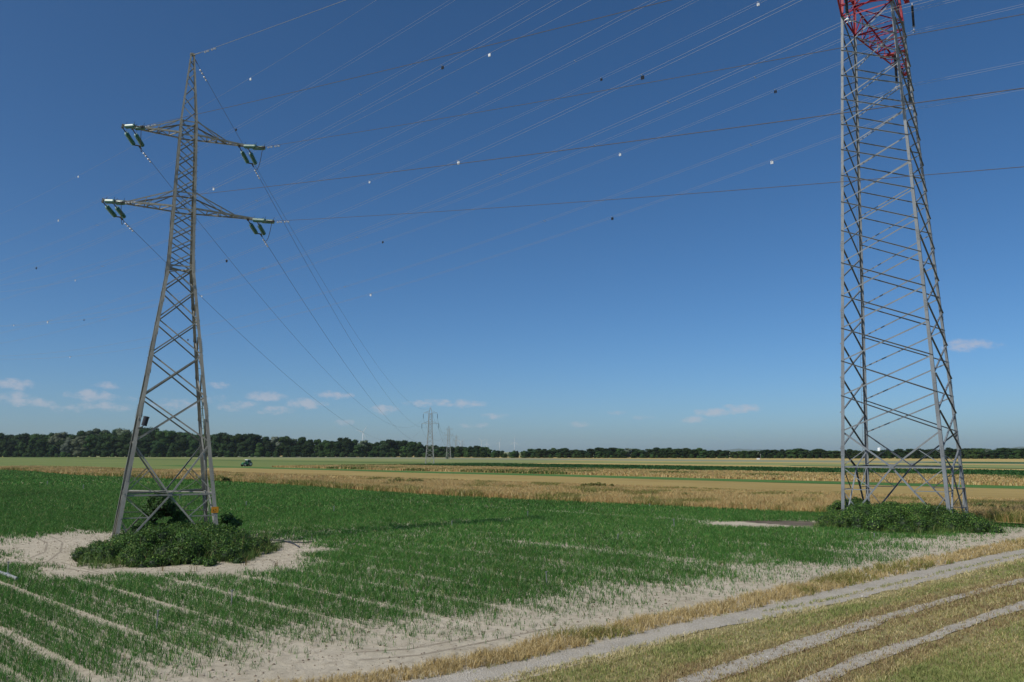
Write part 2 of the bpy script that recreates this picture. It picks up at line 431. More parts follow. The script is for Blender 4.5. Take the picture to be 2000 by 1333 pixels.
# tyre marks curving over the bare sand beside the left mound
def soil_mark(pts, w):
    P = [on_ground(*p) for p in pts]; out = []
    for i in range(len(P) - 1):
        for k in range(5): out.append(P[i].lerp(P[i + 1], k / 5))
    out.append(P[-1]); vs = []; fs = []
    for i, p in enumerate(out):
        d = (out[min(i + 1, len(out) - 1)] - out[max(i - 1, 0)]).normalized(); n = Vector((-d.y, d.x, 0)) * (w * (.6 + .5 * math.sin(i * 1.9) ** 2))
        vs += [(p.x + n.x, p.y + n.y, .005), (p.x - n.x, p.y - n.y, .005)]
    fs = [(2 * i, 2 * i + 1, 2 * i + 3, 2 * i + 2) for i in range(len(out) - 1)]
    mb = MB(); mb.add(vs, fs); o = mb.build('tyre_mark', M['mark']); o['kind'] = 'structure'
M['mark'] = field_mat('rolled_damp_soil', lin(142, 130, 110), lin(168, 158, 138), .8, (3, 5), 9)
for pts in ([(75, 1052), (92, 1062), (88, 1078), (60, 1090)], [(100, 1048), (122, 1060), (118, 1078), (95, 1096), (60, 1104)], [(20, 1096), (80, 1104), (150, 1114), (190, 1121)], [(118, 1098), (150, 1108), (200, 1119)],
            [(520, 1060), (560, 1064), (620, 1072), (668, 1080)], [(525, 1054), (575, 1057), (640, 1068)], [(700, 1290), (820, 1280), (960, 1252), (1080, 1226)], [(690, 1275), (800, 1268), (930, 1244)]): soil_mark(pts, .07)
# embankment with the tracks
def embankment():
    W = np.concatenate([np.arange(-9, 0, 1.5), np.arange(0, 16.01, .25)]); T = np.concatenate([np.arange(-60, 0, 6), np.arange(0, 62, .5), np.arange(62, 200, 6)])
    ww, tt = np.meshgrid(W, T); x = ww * EW.x + tt * ED.x; y = ww * EW.y + tt * ED.y
    z = hill(ww) - .012 + .022 * (fbm(x * 1.3, y * 1.3, 3) - .5) * (ww < 15.2)
    z = np.where(ww > 15.0, -.012, z)
    vs = np.stack([x, y, z], -1).reshape(-1, 3); nw = len(W)
    fs = [(i * nw + j, i * nw + j + 1, (i + 1) * nw + j + 1, (i + 1) * nw + j) for i in range(len(T) - 1) for j in range(nw - 1)]
    mb = MB(); mb.add(vs, fs); o = mb.build('embankment', M['turf']); o['kind'] = 'structure'; o.data.shade_smooth()
embankment()
VERGE_TOP = [(652, 1329), (845, 1297), (978, 1269.5), (1072, 1243), (1195, 1227), (1300, 1199.5), (1475, 1163), (1650, 1122.5), (1825, 1086), (2000, 1054)]
ROAD_TOP = [(817, 1329), (950, 1304.5), (1125, 1266), (1300, 1224), (1475, 1189), (1650, 1147), (1825, 1108.5), (2000, 1072)]
ROAD_BOT = [(950, 1331), (1125, 1294), (1300, 1251), (1457, 1215), (1650, 1177), (1800, 1140), (2000, 1091)]
RUT2_TOP = [(1335, 1329), (1475, 1277), (1650, 1224), (1825, 1175), (1965, 1140)]
RUT2_BOT = [(1405, 1325), (1545, 1277), (1755, 1206), (1870, 1170), (1975, 1143)]
RUT3_TOP = [(1562, 1331), (1685, 1280), (1825, 1238), (1910, 1207), (2000, 1175)]
RUT3_BOT = [(1625, 1325), (1755, 1276), (1880, 1228), (1940, 1207), (2000, 1188)]
LINES = {k: line(*v) for k, v in dict(vt=VERGE_TOP, rt=ROAD_TOP, rb=ROAD_BOT, r2t=RUT2_TOP, r2b=RUT2_BOT, r3t=RUT3_TOP, r3b=RUT3_BOT).items()}
def resamp(pl, n=40):
    a = np.array([[p.x, p.y] for p in pl]); s = np.concatenate([[0], np.cumsum(np.hypot(*np.diff(a, axis=0).T))])
    q = np.linspace(0, s[-1], n); return [Vector((np.interp(t, s, a[:, 0]), np.interp(t, s, a[:, 1]), 0)) for t in q]
def lw(key, t):
    """w of a ground line at along-track coordinate t"""
    a = np.array([WT(p.x, p.y) for p in LINES[key]]); o = np.argsort(a[:, 1]); return np.interp(t, a[o, 1], a[o, 0])
def track(name, top, bot, z, wig, t0=-2, t1=110):
    ts = np.concatenate([np.arange(t0, 60, .6), np.arange(60, t1, 4)])
    g_ = 0 if top == 'rt' else .07; L = [ED * t + EW * (float(lw(top, t)) + g_) for t in ts]; Q = [ED * t + EW * (float(lw(bot, t)) - g_) for t in ts]
    ribbon(name, L, Q, z, M['gravel'], wig, hash(top) % 97 if False else len(name), 1)
track('gravel_track', 'rt', 'rb', .010, .14)
track('wheel_rut', 'r2t', 'r2b', .016, .07)
track('wheel_rut', 'r3t', 'r3b', .016, .07)

# ------------------------------------------------------------------ vegetation made of blades
def tri_mesh(name, V, T, C, mats, mi=None):
    me = bpy.data.meshes.new(name); n = len(V); t = len(T)
    me.vertices.add(n); me.vertices.foreach_set('co', np.ascontiguousarray(V, np.float32).ravel())
    me.loops.add(3 * t); me.loops.foreach_set('vertex_index', np.ascontiguousarray(T, np.int32).ravel())
    me.polygons.add(t); me.polygons.foreach_set('loop_start', np.arange(0, 3 * t, 3, dtype=np.int32))
    for m in (mats if isinstance(mats, list) else [mats]): me.materials.append(m)
    if mi is not None: me.polygons.foreach_set('material_index', np.ascontiguousarray(mi, np.int32))
    at = me.attributes.new('col', 'FLOAT_COLOR', 'POINT')
    cc = np.ones((n, 4), np.float32); cc[:, :3] = C; at.data.foreach_set('color', cc.ravel())
    me.update(calc_edges=True); return me
def blades(P, h, w, lean, col, bend=.4):
    """one bent blade per row of P; returns V, T, C"""
    n = len(P); az = RNG.uniform(0, 2 * np.pi, n); la = RNG.uniform(0, 2 * np.pi, n)
    ln = lean * h * RNG.uniform(.3, 1.3, n)
    dx, dy = np.cos(az) * w / 2, np.sin(az) * w / 2
    lx, ly = np.cos(la) * ln, np.sin(la) * ln
    V = np.zeros((n, 5, 3))
    for k, (sg, fz, fl, fw) in enumerate(((-1, 0, 0, 1), (1, 0, 0, 1), (-1, .55, bend * .6, .8), (1, .55, bend * .6, .8), (0, 1, 1, 0))):
        V[:, k, 0] = P[:, 0] + sg * dx * fw + lx * fl
        V[:, k, 1] = P[:, 1] + sg * dy * fw + ly * fl
        V[:, k, 2] = P[:, 2] + h * fz * (1 - .25 * lean * fl)
    b = np.arange(n)[:, None] * 5
    T = np.concatenate([b + [0, 1, 3], b + [0, 3, 2], b + [2, 3, 4]], 1).reshape(-1, 3)
    C = np.repeat(col[:, None, :], 5, 1).reshape(-1, 3)
    return V.reshape(-1, 3), T, C
def tuft(P, k, spread):
    n = len(P); Q = np.repeat(P, k, 0); r = np.abs(RNG.normal(0, spread, n * k)); a = RNG.uniform(0, 2 * np.pi, n * k)
    Q = Q.copy(); Q[:, 0] += r * np.cos(a); Q[:, 1] += r * np.sin(a); return Q
def palette(n, cols, wts, jit=.18):
    cols = np.array(cols); i = RNG.choice(len(cols), n, p=np.array(wts) / sum(wts))
    return cols[i] * RNG.uniform(1 - jit, 1 + jit, (n, 1))
def stuff(name, parts, m, label, cat):
    off = 0; Vs, Ts, Cs = [], [], []
    for V, T, C in parts: Vs.append(V); Ts.append(T + off); Cs.append(C); off += len(V)
    o = link(name, tri_mesh(name, np.concatenate(Vs), np.concatenate(Ts), np.concatenate(Cs), m))
    return tag(o, label, cat, None, 'stuff')
def in_view(x, y, m=60):
    return (y > 5) & (np.abs(x) < (1000 + m) / F * y + 1.5)
def cand(density, y0, y1, m=420, pad=9):
    """random ground points in front of the viewer between depths y0 and y1, well past both sides of the picture"""
    a = (1000 + m) / F; wmax = a * y1 + pad; n = int(2 * wmax * (y1 - y0) * density)
    y = RNG.uniform(y0, y1, n); x = RNG.uniform(-wmax, wmax, n); k = np.abs(x) < a * y + pad
    return x[k], y[k]
# --- where the crop stands
L0 = Vector((-20.62, 48.41, 0)); R0 = Vector((30.97, 63.96, 0))
def crop_density(x, y):
    w, t = WT(x, y); u, v = UV(x, y)
    we = np.interp(t, [8, 13, 18, 24, 58, 90], [20.0, 20.2, 17.9, 17.0, 15.9, 15.4]) + .9 * (vnoise(t * .9, w * 0 + 3, 5) - .5) * 2
    d = sstep(-1.4, 3.9, w - we) ** 1.1
    n = fbm(x * .16, y * .16, 21); d *= .35 + .65 * sstep(.25, .5, n + .38 * sstep(0, 9, w - we - 1) - .1)
    st = fbm(u * .07, v * .55, 23); inside = w - we                     # thin streaks along the rows, more of them near the headland
    d *= 1 - (.48 - .32 * sstep(1, 14, inside)) * sstep(.52, .64, st) * sstep(-14, 2, x)
    d *= .82 + .18 * sstep(.35, .6, fbm(x * .5, y * .5, 24))
    # bed furrows
    ph = ((v - 6.62) / 1.33) % 1; fur = np.minimum(ph, 1 - ph) * 1.33
    wide = np.where((np.round((v - 6.62) / 1.33).astype(int) % 2) == 1, .20, .07)
    near = 1 - sstep(45, 95, y) * .7
    lft = 1 - .55 * sstep(-8, 12, x)
    fn = vnoise(u * .5, v * .75, 9)
    cut = sstep(wide * .6, wide * 1.2, fur + .06 * (vnoise(x * 3, y * 3, 4) - .5))
    d *= 1 - (1 - cut) * near * np.clip(lft * (.55 + .7 * fn), 0, 1)
    # tramline far out and thin places
    d *= 1 - .8 * np.exp(-((v - 57.8) / .55) ** 2) * (vnoise(u * .12, v * 0, 3) > .3)
    # bare ground round the left pylon
    ru, rv = UV(x - L0.x, y - L0.y)
    jj = 3.2 * (fbm(x * .3, y * .3, 8) - .5) * 2
    e = np.hypot((ru + 2.0) / (12.9 + jj), (rv + 1.6) / (7.5 + jj * .6)); d *= sstep(.84, 1.25, e + .22 * (fbm(x * .9, y * .9, 88) - .5))
    # bare strip beside the right pylon
    bx = np.hypot((x - 20.8) / 6.6, (y - 62.3) / 3.1); d *= sstep(.75, 1.15, bx + .25 * (fbm(x, y, 2) - .5))
    bx = np.hypot((x - 43) / 6, (y - 63) / 4.5); d *= .25 + .75 * sstep(.6, 1.2, bx)
    b3 = np.exp(-((v - 36.5) / .5) ** 2) * (np.abs(u - 28) < 7); d *= 1 - .7 * b3
    ve = 71 + 2.2 * np.sin(u * .05 + 1)
    d *= sstep(.1, .9, ve - v)
    return np.where(w > 15, d, 0)
def crop():
    parts = []
    G = [lin(64, 111, 45), lin(79, 122, 54), lin(51, 94, 37), lin(106, 133, 68), lin(150, 146, 98)]
    for y0, y1, dens, k, hh, ww in ((9, 17, 60, 3, .28, .014), (17, 30, 150, 3, .28, .012), (30, 46, 105, 3, .30, .016), (46, 75, 62, 3, .32, .024), (75, 130, 22, 3, .36, .05), (130, 330, 3.2, 4, .42, .16)):
        x, y = cand(dens, y0, y1); u, v = UV(x, y); keep = (v < 75) & (u < 326); x, y, u, v = x[keep], y[keep], u[keep], v[keep]
        if y0 < 46:      # plants stand in drills along the beds
            v2 = np.round(v / .222) * .222 + RNG.normal(0, .022, len(v)); x = -math.sin(AU) * u + math.cos(AU) * v2; y = math.cos(AU) * u + math.sin(AU) * v2
        d = crop_density(x, y); keep = RNG.uniform(0, 1, len(x)) < d; x, y, d = x[keep], y[keep], d[keep]
        P = np.stack([x, y, np.zeros_like(x)], 1); Q = tuft(P, k, .05 if y0 < 46 else (.09 if y0 < 75 else .2)); n = len(Q)
        patch = np.repeat(fbm(x * .07, y * .07, 31), k); hz = np.repeat(.55 + .5 * d, k) * (.75 + .5 * patch)
        dark = np.repeat(fbm(x * .25, y * .05, 41), k)
        big = np.repeat(vnoise(x * .03, y * .03, 61), k); c = palette(n, G, [4, 4, 4, 1.4, .5], .28) * (.72 + .4 * dark + .3 * big)[:, None]
        parts.append(blades(Q, hh * hz * RNG.uniform(.45, 1.35, n), ww * RNG.uniform(.7, 1.3, n), .7, c, .5))
    stuff('leek_crop', parts, M['blade'], 'knee-high green leek crop growing in long drills on pale sandy soil', 'crop')
crop()
def dry_grass():
    parts = []
    G = [lin(190, 164, 106), lin(198, 172, 116), lin(178, 148, 96), lin(206, 188, 136), lin(156, 148, 86), lin(186, 144, 98)]
    for y0, y1, dens, k, hh, ww in ((45, 90, 16, 7, .85, .035), (90, 150, 8, 7, .9, .06), (150, 340, 2.4, 6, 1.0, .14)):
        x, y = cand(dens, y0, y1); u, v = UV(x, y); ve = 71 + 2.2 * np.sin(u * .05 + 1)
        j = 3 * (fbm(x * .12, y * .12, 6) - .5)
        keep = (v > ve + .2 + j * .25) & (v < 107 + j) & (u < 310); x, y, u, v, ve = x[keep], y[keep], u[keep], v[keep], ve[keep]
        P = np.stack([x, y, np.zeros_like(x)], 1); Q = tuft(P, k, .16); n = len(Q)
        pt = np.repeat(fbm(x * .11, y * .11, 12), k); back = np.repeat(sstep(ve + 16, ve + 34, v), k)
        c = palette(n, G, [4, 4, 2.5, 2.5, 1.2, 1.6], .1)
        gr = ((np.repeat(fbm(x * .2, y * .2, 55), k) > .60) | (np.repeat((v - ve < 3.5) & (fbm(x * .15, y * .15, 57) > .42), k) & (RNG.uniform(0, 1, n) < .7)))[:, None]; c = np.where(gr & (RNG.uniform(0, 1, (n, 1)) < .75), palette(n, [lin(128, 130, 66), lin(110, 118, 58)], [1, 1]), c)
        h = hh * (.55 + .8 * pt) * (1 - .55 * back) * RNG.uniform(.6, 1.2, n)
        parts.append(blades(Q, h, ww * RNG.uniform(.6, 1.3, n), .5, c))
    # second meadow strip
    x, y = cand(2.2, 120, 520); u, v = UV(x, y); j = 5 * (fbm(x * .06, y * .06, 16) - .5)
    keep = (v > 153 + j) & (v < 199 + j) & (u < 262); x, y = x[keep], y[keep]
    P = np.stack([x, y, np.zeros_like(x)], 1); Q = tuft(P, 5, .4); n = len(Q)
    c = palette(n, G, [3, 3, 3, 2, 3, 1], .08); pt = np.repeat(fbm(x * .05, y * .05, 77), 5)
    c = np.where((pt > .56)[:, None] & (RNG.uniform(0, 1, (n, 1)) < .7), palette(n, [lin(84, 104, 48), lin(104, 116, 58)], [1, 1]), c)
    parts.append(blades(Q, (.45 + .6 * pt) * RNG.uniform(.6, 1.2, n), .24 * RNG.uniform(.6, 1.3, n), .45, c))
    stuff('dry_grass', parts, M['blade'], 'tall straw-gold uncut grass in strips behind the green crop', 'grass')
dry_grass()
def dark_crop():
    x, y = cand(.75, 190, 640); u, v = UV(x, y); j = 2 * (fbm(x * .06, y * .06, 26) - .5)
    keep = (v > 204 + j) & (v < 262 + j) & (u < 262); x, y = x[keep], y[keep]
    P = np.stack([x, y, np.zeros_like(x)], 1); Q = tuft(P, 4, .5); n = len(Q)
    c = palette(n, [lin(50, 88, 40), lin(62, 100, 48), lin(40, 74, 34)], [1, 1, 1])
    stuff('beet_crop', [blades(Q, .7 * RNG.uniform(.6, 1.2, n), .5 * RNG.uniform(.6, 1.2, n), .5, c)], M['blade'], 'dense dark green leafy crop in the strip beyond the dry grass', 'crop')
dark_crop()
def bank_grass():
    parts = []
    dry = [lin(198, 176, 122), lin(186, 160, 106), lin(210, 192, 144), lin(160, 140, 94)]
    mown = [lin(190, 172, 118), lin(174, 156, 104), lin(206, 192, 144), lin(146, 122, 86), lin(158, 158, 96), lin(140, 148, 84)]
    for y0, y1, dens, s in ((2, 14, 60, 1.0), (14, 24, 150, 1.0), (24, 36, 85, 1.25), (36, 60, 34, 1.8), (60, 105, 8, 3.0)):
        x, y = cand(dens, y0, y1); w, t = WT(x, y)
        vt, rt, rb = lw('vt', t), lw('rt', t), lw('rb', t); a, b = lw('r2t', t) + .05, lw('r2b', t) - .05; c3, d3 = lw('r3t', t) + .06, lw('r3b', t) - .06
        nz = fbm(x * .9, y * .9, 14) - .5; n2 = fbm(x * .28, y * .28, 18)
        verge = (w < vt + nz * .7) & (w > rt + nz * .5)
        # right-hand stretch of the track carries a thin grassy median
        med = lw('rb', t) + .62; median = (np.abs(w - med - .1 * nz) < .14 + .10 * nz) & (t > 26)
        soft = .06
        inr2 = (w < a + soft * nz * 4) & (w > b + soft * nz * 4); inr3 = (w < c3 + soft * nz * 4) & (w > d3 + soft * nz * 4)
        mow = (w < rb + nz * .45) & ~inr2 & ~inr3
        e2 = np.minimum(a - w, w - b); e3 = np.minimum(c3 - w, w - d3); e1 = np.minimum(rt - w, w - rb); ru = RNG.uniform(0, 1, len(x))
        mow |= (inr2 & (ru < .75 * np.exp(-np.maximum(e2, 0) / .09))) | (inr3 & (ru < .75 * np.exp(-np.maximum(e3, 0) / .10))) | ((e1 > 0) & (ru < .55 * np.exp(-e1 / .08)))
        brown = np.minimum(np.abs(w - (a + b) / 2), np.abs(w - (c3 + d3) / 2)) < .75 + .9 * nz
        mow |= (inr2 & (RNG.uniform(0, 1, len(x)) < np.clip(.05 + .012 * (t - 12), 0, .7))) | (inr3 & (RNG.uniform(0, 1, len(x)) < .04))
        for sel, cols, wts, hh, lean in ((verge, dry, [3, 3, 2, 2], .20, .9), (median, mown, [1, 1, 1, 1, 3, 2], .08, .8), (mow, mown, [3.4, 3, 3.2, 2, 2.4, 1.6], .095, .9)):
            xs, ys, q = x[sel], y[sel], n2[sel]
            if len(xs) == 0: continue
            P = np.stack([xs, ys, hill(w[sel])], 1); kk = 5; Q = tuft(P, kk, .05 * s); n = len(Q)
            c = palette(n, cols, wts)
            tq = np.repeat(q, kk); wq = np.repeat(w[sel], kk)
            gsel = (tq + .25 * RNG.uniform(-1, 1, n) > .56)
            if sel is mow:
                bq = np.repeat(brown[sel], kk) & (RNG.uniform(0, 1, n) < .55); c = np.where(bq[:, None], palette(n, [lin(146, 122, 88), lin(126, 104, 76), lin(166, 146, 108)], [2, 1, 1.5]), c)
            if sel is mow or sel is not verge:
                tt_ = np.repeat(t[sel], kk); gl = (wq > lw('r2t', tt_) + .7) | (wq < lw('r3b', tt_) - .9)
                c = np.where((gl & ~(np.repeat(brown[sel], kk)) & (tq + .3 * RNG.uniform(-1, 1, n) > .42))[:, None], palette(n, [lin(142, 150, 86), lin(158, 160, 98), lin(128, 142, 80)], [1, 1, 1]), c)
                top = (np.abs(wq - lw('rb', tt_)) < .55); c = np.where((top & (RNG.uniform(0, 1, n) < .75))[:, None], palette(n, [lin(206, 194, 146), lin(196, 180, 130)], [1, 1]), c)
            else:
                c = np.where(((tq > .62) & (RNG.uniform(0, 1, n) < .6))[:, None], palette(n, [lin(136, 132, 62), lin(112, 122, 58)], [1, 1]), c)
            h = hh * (.35 + 1.3 * tq) * RNG.uniform(.4, 1.7, n) * (1 + .12 * (s - 1))
            parts.append(blades(Q, h, .012 * s * RNG.uniform(.7, 1.4, n), lean, c))
    stuff('mown_grass', parts, M['blade'], 'dry straw and olive mown grass on the verge and between the wheel tracks', 'grass')
bank_grass()
def pebbles():
    """loose stones on the tracks"""
    x, y = cand(4, 15, 45); w, t = WT(x, y)
    sel = ((w < lw('rt', t)) & (w > lw('rb', t)) & (RNG.uniform(0, 1, len(x)) < .5)) | ((w < lw('r2t', t) + .1) & (w > lw('r2b', t) - .1)) | ((w < lw('r3t', t) + .1) & (w > lw('r3b', t) - .1))
    x, y, w = x[sel], y[sel], w[sel]; n = len(x); s = RNG.gamma(2.0, .006, n) + .008
    oct_ = np.array([(1, 0, 0), (0, 1, 0), (-1, 0, 0), (0, -1, 0), (0, 0, .8), (0, 0, -.4)]); tri = np.array([(0, 1, 4), (1, 2, 4), (2, 3, 4), (3, 0, 4), (1, 0, 5), (2, 1, 5), (3, 2, 5), (0, 3, 5)])
    V = oct_[None] * s[:, None, None] * RNG.uniform(.6, 1.3, (n, 6, 1)); a = RNG.uniform(0, 6.3, n)
    X = V[..., 0] * np.cos(a)[:, None] - V[..., 1] * np.sin(a)[:, None] + x[:, None]; Y = V[..., 0] * np.sin(a)[:, None] + V[..., 1] * np.cos(a)[:, None] + y[:, None]
    V = np.stack([X, Y, V[..., 2] + hill(w)[:, None] + .015], -1).reshape(-1, 3); T = (np.arange(n)[:, None, None] * 6 + tri[None]).reshape(-1, 3)
    C = np.repeat(palette(n, [lin(196, 190, 180), lin(160, 152, 142), lin(214, 210, 202)], [2, 2, 1]), 6, 0)
    stuff('pebbles', [(V, T, C)], M['blade_opaque'], 'pale loose stones lying in the gravel wheel tracks', 'pebbles')
def opaque():
    m, nt, b = new_mat('stone', .9, .2); a = N(nt, 'ShaderNodeAttribute', attribute_name='col'); nt.links.new(a.outputs['Color'], b.inputs['Base Color']); return m
def clods():
    """crumbly lumps on the bare sand"""
    x, y = cand(16, 17, 62); w, t = WT(x, y); d = crop_density(x, y)
    sel = (w > lw('vt', t)) & (d < .5) & (w > 15); x, y = x[sel], y[sel]; n = len(x); s = RNG.gamma(1.6, .009, n) + .008
    oct_ = np.array([(1, 0, 0), (0, 1, 0), (-1, 0, 0), (0, -1, 0), (0, 0, .8), (0, 0, -.4)]); tri = np.array([(0, 1, 4), (1, 2, 4), (2, 3, 4), (3, 0, 4), (1, 0, 5), (2, 1, 5), (3, 2, 5), (0, 3, 5)])
    V = oct_[None] * s[:, None, None] * RNG.uniform(.5, 1.4, (n, 6, 1)); a = RNG.uniform(0, 6.3, n)
    X = V[..., 0] * np.cos(a)[:, None] - V[..., 1] * np.sin(a)[:, None] + x[:, None]; Y = V[..., 0] * np.sin(a)[:, None] + V[..., 1] * np.cos(a)[:, None] + y[:, None]
    V = np.stack([X, Y, V[..., 2] + .004], -1).reshape(-1, 3); T = (np.arange(n)[:, None, None] * 6 + tri[None]).reshape(-1, 3)
    C = np.repeat(palette(n, [lin(172, 160, 140), lin(140, 126, 108), lin(112, 98, 80)], [2, 2, 1]), 6, 0)
    stuff('soil_clods', [(V, T, C)], M['blade_opaque'], 'small crumbly clods scattered over the bare sandy soil', 'clods')
M['blade_opaque'] = opaque(); pebbles(); clods()

# ------------------------------------------------------------------ leafy thickets and trees
def leaves(P, Nn, size, col):
    """diamond leaves at P facing roughly Nn"""
    n = len(P); r = RNG.normal(0, 1, (n, 3)); Nn = Nn + r * .55; Nn /= np.linalg.norm(Nn, axis=1)[:, None]
    a = np.cross(Nn, RNG.normal(0, 1, (n, 3))); a /= np.linalg.norm(a, axis=1)[:, None] + 1e-9; b = np.cross(Nn, a)
    s = size[:, None]
    V = np.stack([P - a * s, P + b * s * .55, P + a * s, P - b * s * .55], 1).reshape(-1, 3)
    i = np.arange(n)[:, None] * 4; T = np.concatenate([i + [0, 1, 2], i + [0, 2, 3]], 1).reshape(-1, 3)
    return V, T, np.repeat(col, 4, 0)
def merge(parts):
    off = 0; Vs, Ts, Cs = [], [], []
    for V, T, C in parts: Vs.append(V); Ts.append(T + off); Cs.append(C); off += len(V)
    return np.concatenate(Vs), np.concatenate(Ts), np.concatenate(Cs)
def ico(c, r, squash=1.0, col=(.02, .03, .012)):
    t = (1 + 5 ** .5) / 2
    v = np.array([(-1, t, 0), (1, t, 0), (-1, -t, 0), (1, -t, 0), (0, -1, t), (0, 1, t), (0, -1, -t), (0, 1, -t), (t, 0, -1), (t, 0, 1), (-t, 0, -1), (-t, 0, 1)], float)
    v /= np.linalg.norm(v[0]); v = v * r * np.array([1, 1, squash]) + np.array(c)
    f = np.array([(0, 11, 5), (0, 5, 1), (0, 1, 7), (0, 7, 10), (0, 10, 11), (1, 5, 9), (5, 11, 4), (11, 10, 2), (10, 7, 6), (7, 1, 8), (3, 9, 4), (3, 4, 2), (3, 2, 6), (3, 6, 8), (3, 8, 9), (4, 9, 5), (2, 4, 11), (6, 2, 10), (8, 6, 7), (9, 8, 1)])
    return v, f, np.tile(np.array(col), (12, 1))
def lobes_to_leaves(lobes, nleaf, size, cols, wts):
    parts = []; tot = sum(l[3] ** 2 for l in lobes)
    for (x, y, z, r, sq) in lobes:
        k = max(8, int(nleaf * r * r / tot)); d = RNG.normal(0, 1, (k, 3)); d /= np.linalg.norm(d, axis=1)[:, None]
        d[:, 2] = np.where(d[:, 2] < -.35, -d[:, 2], d[:, 2])
        P = d * (r * RNG.uniform(.72, 1.08, (k, 1))) * np.array([1, 1, sq]) + np.array((x, y, z))
        parts.append(leaves(P, d, size * RNG.uniform(.6, 1.4, k), palette(k, cols, wts, .3) * RNG.uniform(.7, 1.3)))
    return parts
def thicket(name, c, a, b, rot, hfun, nlobe, nleaf, cols, wts, label, cat, seed, lsz=.075):
    """low bramble mound: lobes over an ellipse, covered with leaves; c world xy"""
    r = random.Random(seed); lobes = []
    while len(lobes) < nlobe:
        q = math.sqrt(r.random()); th = r.uniform(0, 2 * math.pi); u, v = a * q * math.cos(th), b * q * math.sin(th)
        jag = 1 + .16 * math.sin(3 * th + seed) + .1 * math.sin(7 * th)
        u *= jag; v *= jag
        h = hfun(u / a, v / b, r); rr = r.uniform(.45, .85) * min(1.1, h * .8 + .3)
        x = c[0] + u * math.cos(rot) - v * math.sin(rot); y = c[1] + u * math.sin(rot) + v * math.cos(rot)
        lobes.append((x, y, max(h - rr * .75, .02), rr, .85))
    loc = Vector((c[0], c[1], 0)); lo = [(x - loc.x, y - loc.y, z, rr, s) for x, y, z, rr, s in lobes]
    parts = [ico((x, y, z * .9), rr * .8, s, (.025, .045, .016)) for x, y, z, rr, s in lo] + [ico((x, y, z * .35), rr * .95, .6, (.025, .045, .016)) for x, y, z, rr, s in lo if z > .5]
    parts += lobes_to_leaves(lo, nleaf, lsz, cols, wts)
    th = RNG.uniform(0, 2 * np.pi, 420); q = RNG.uniform(.70, 1.04, 420) * (1 + .1 * np.sin(th * 5 + seed)); pu, pv = a * q * np.cos(th), b * q * np.sin(th)
    P = np.stack([pu * math.cos(rot) - pv * math.sin(rot), pu * math.sin(rot) + pv * math.cos(rot), np.zeros(420)], 1); Q = tuft(P, 14, .14); n = len(Q)
    parts.append(blades(Q, RNG.gamma(3, .13, n) + .1, np.full(n, .018), .9, palette(n, [lin(96, 122, 58), lin(120, 136, 74), lin(78, 108, 50), lin(160, 150, 100)], [3, 2, 4, .5])))
    li = RNG.integers(0, len(lo), 130); P = np.array([[lo[i][0], lo[i][1], lo[i][2] * .8] for i in li]) + RNG.normal(0, .2, (130, 3)) * [1, 1, 0]; Q = tuft(P, 4, .05); n = len(Q)
    parts.append(blades(Q, RNG.uniform(.5, 1.25, n), np.full(n, .022), .35, palette(n, [lin(104, 122, 62), lin(80, 104, 50), lin(134, 122, 80)], [3, 3, 1])))
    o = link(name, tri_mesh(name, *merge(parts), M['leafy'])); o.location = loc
    return tag(o, label, cat)
BR = [lin(70, 100, 44), lin(88, 122, 52), lin(52, 80, 36), lin(120, 142, 66)]
thicket('bramble_thicket', (-18.05, 44.3), 5.0, 5.0, 0, lambda p, q, r: max(.3, 1.4 - 1.15 * (p * p + q * q) + r.uniform(-.3, .3)), 190, 90000, BR, [3, 2, 3, .8],
        'broad dark green bramble mound around the feet of the olive pylon', 'bramble', 5, .046)
thicket('ivy_thicket', (28.6, 60.0), 5.7, 5.2, -.3, lambda p, q, r: max(.3, 1.6 - 1.1 * (p * p + q * q) + r.uniform(-.3, .3)), 230, 90000, BR, [3, 2.4, 3, 1],
        'wide low mound of glossy green creepers around the feet of the tall grey pylon', 'thicket', 9, .05)
def shrub(name, px, py, w, h, label, seed, cols=None, n=3500, cat='shrub', k=14, lsz=.075):
    p = on_ground(px, py); r = random.Random(seed)
    lo = []
    for i in range(k):
        z = r.uniform(.15, .9) * h; q = math.sqrt(max(.05, 1 - (z / h - .3) ** 2 * 1.7)) * w * .5
        lo.append((r.uniform(-q, q) * .75, r.uniform(-q, q) * .75, z, r.uniform(.18, .3) * min(w, h * 1.2), .9))
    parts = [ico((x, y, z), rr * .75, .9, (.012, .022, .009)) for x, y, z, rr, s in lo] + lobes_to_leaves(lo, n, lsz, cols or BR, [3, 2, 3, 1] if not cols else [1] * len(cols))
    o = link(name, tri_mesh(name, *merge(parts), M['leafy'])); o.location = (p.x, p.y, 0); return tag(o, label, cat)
shrub('elder_bush', 299, 1062, 2.1, 3.0, 'tall dark elder bush rising out of the bramble mound between the pylon legs', 31, [lin(62, 92, 44), lin(74, 106, 50), lin(50, 78, 38)], 9000, 'bush')
shrub('elder_bush', 345, 1058, 1.4, 1.9, 'smaller rounded bush beside the tall elder inside the bramble mound', 32, [lin(66, 98, 46), lin(80, 112, 52)], 4600, 'bush')
shrub('elder_bush', 436, 1060, 2.0, 1.7, 'round leafy bush just right of the pylon leg with the yellow sign', 33, [lin(70, 100, 46), lin(84, 116, 54)], 5200, 'bush')
shrub('weed_bush', 793, 947, 9.0, .95, 'long dark green weed patch in the golden grass below the distant pylon', 41, [lin(140, 134, 80), lin(120, 122, 68)], 3200, 'weeds', 26, .2)
shrub('weed_bush', 1165, 953, 7.0, .6, 'dark green weed patch in the golden grass at centre of the field', 42, [lin(140, 134, 80), lin(120, 122, 68)], 2600, 'weeds', 22, .2)
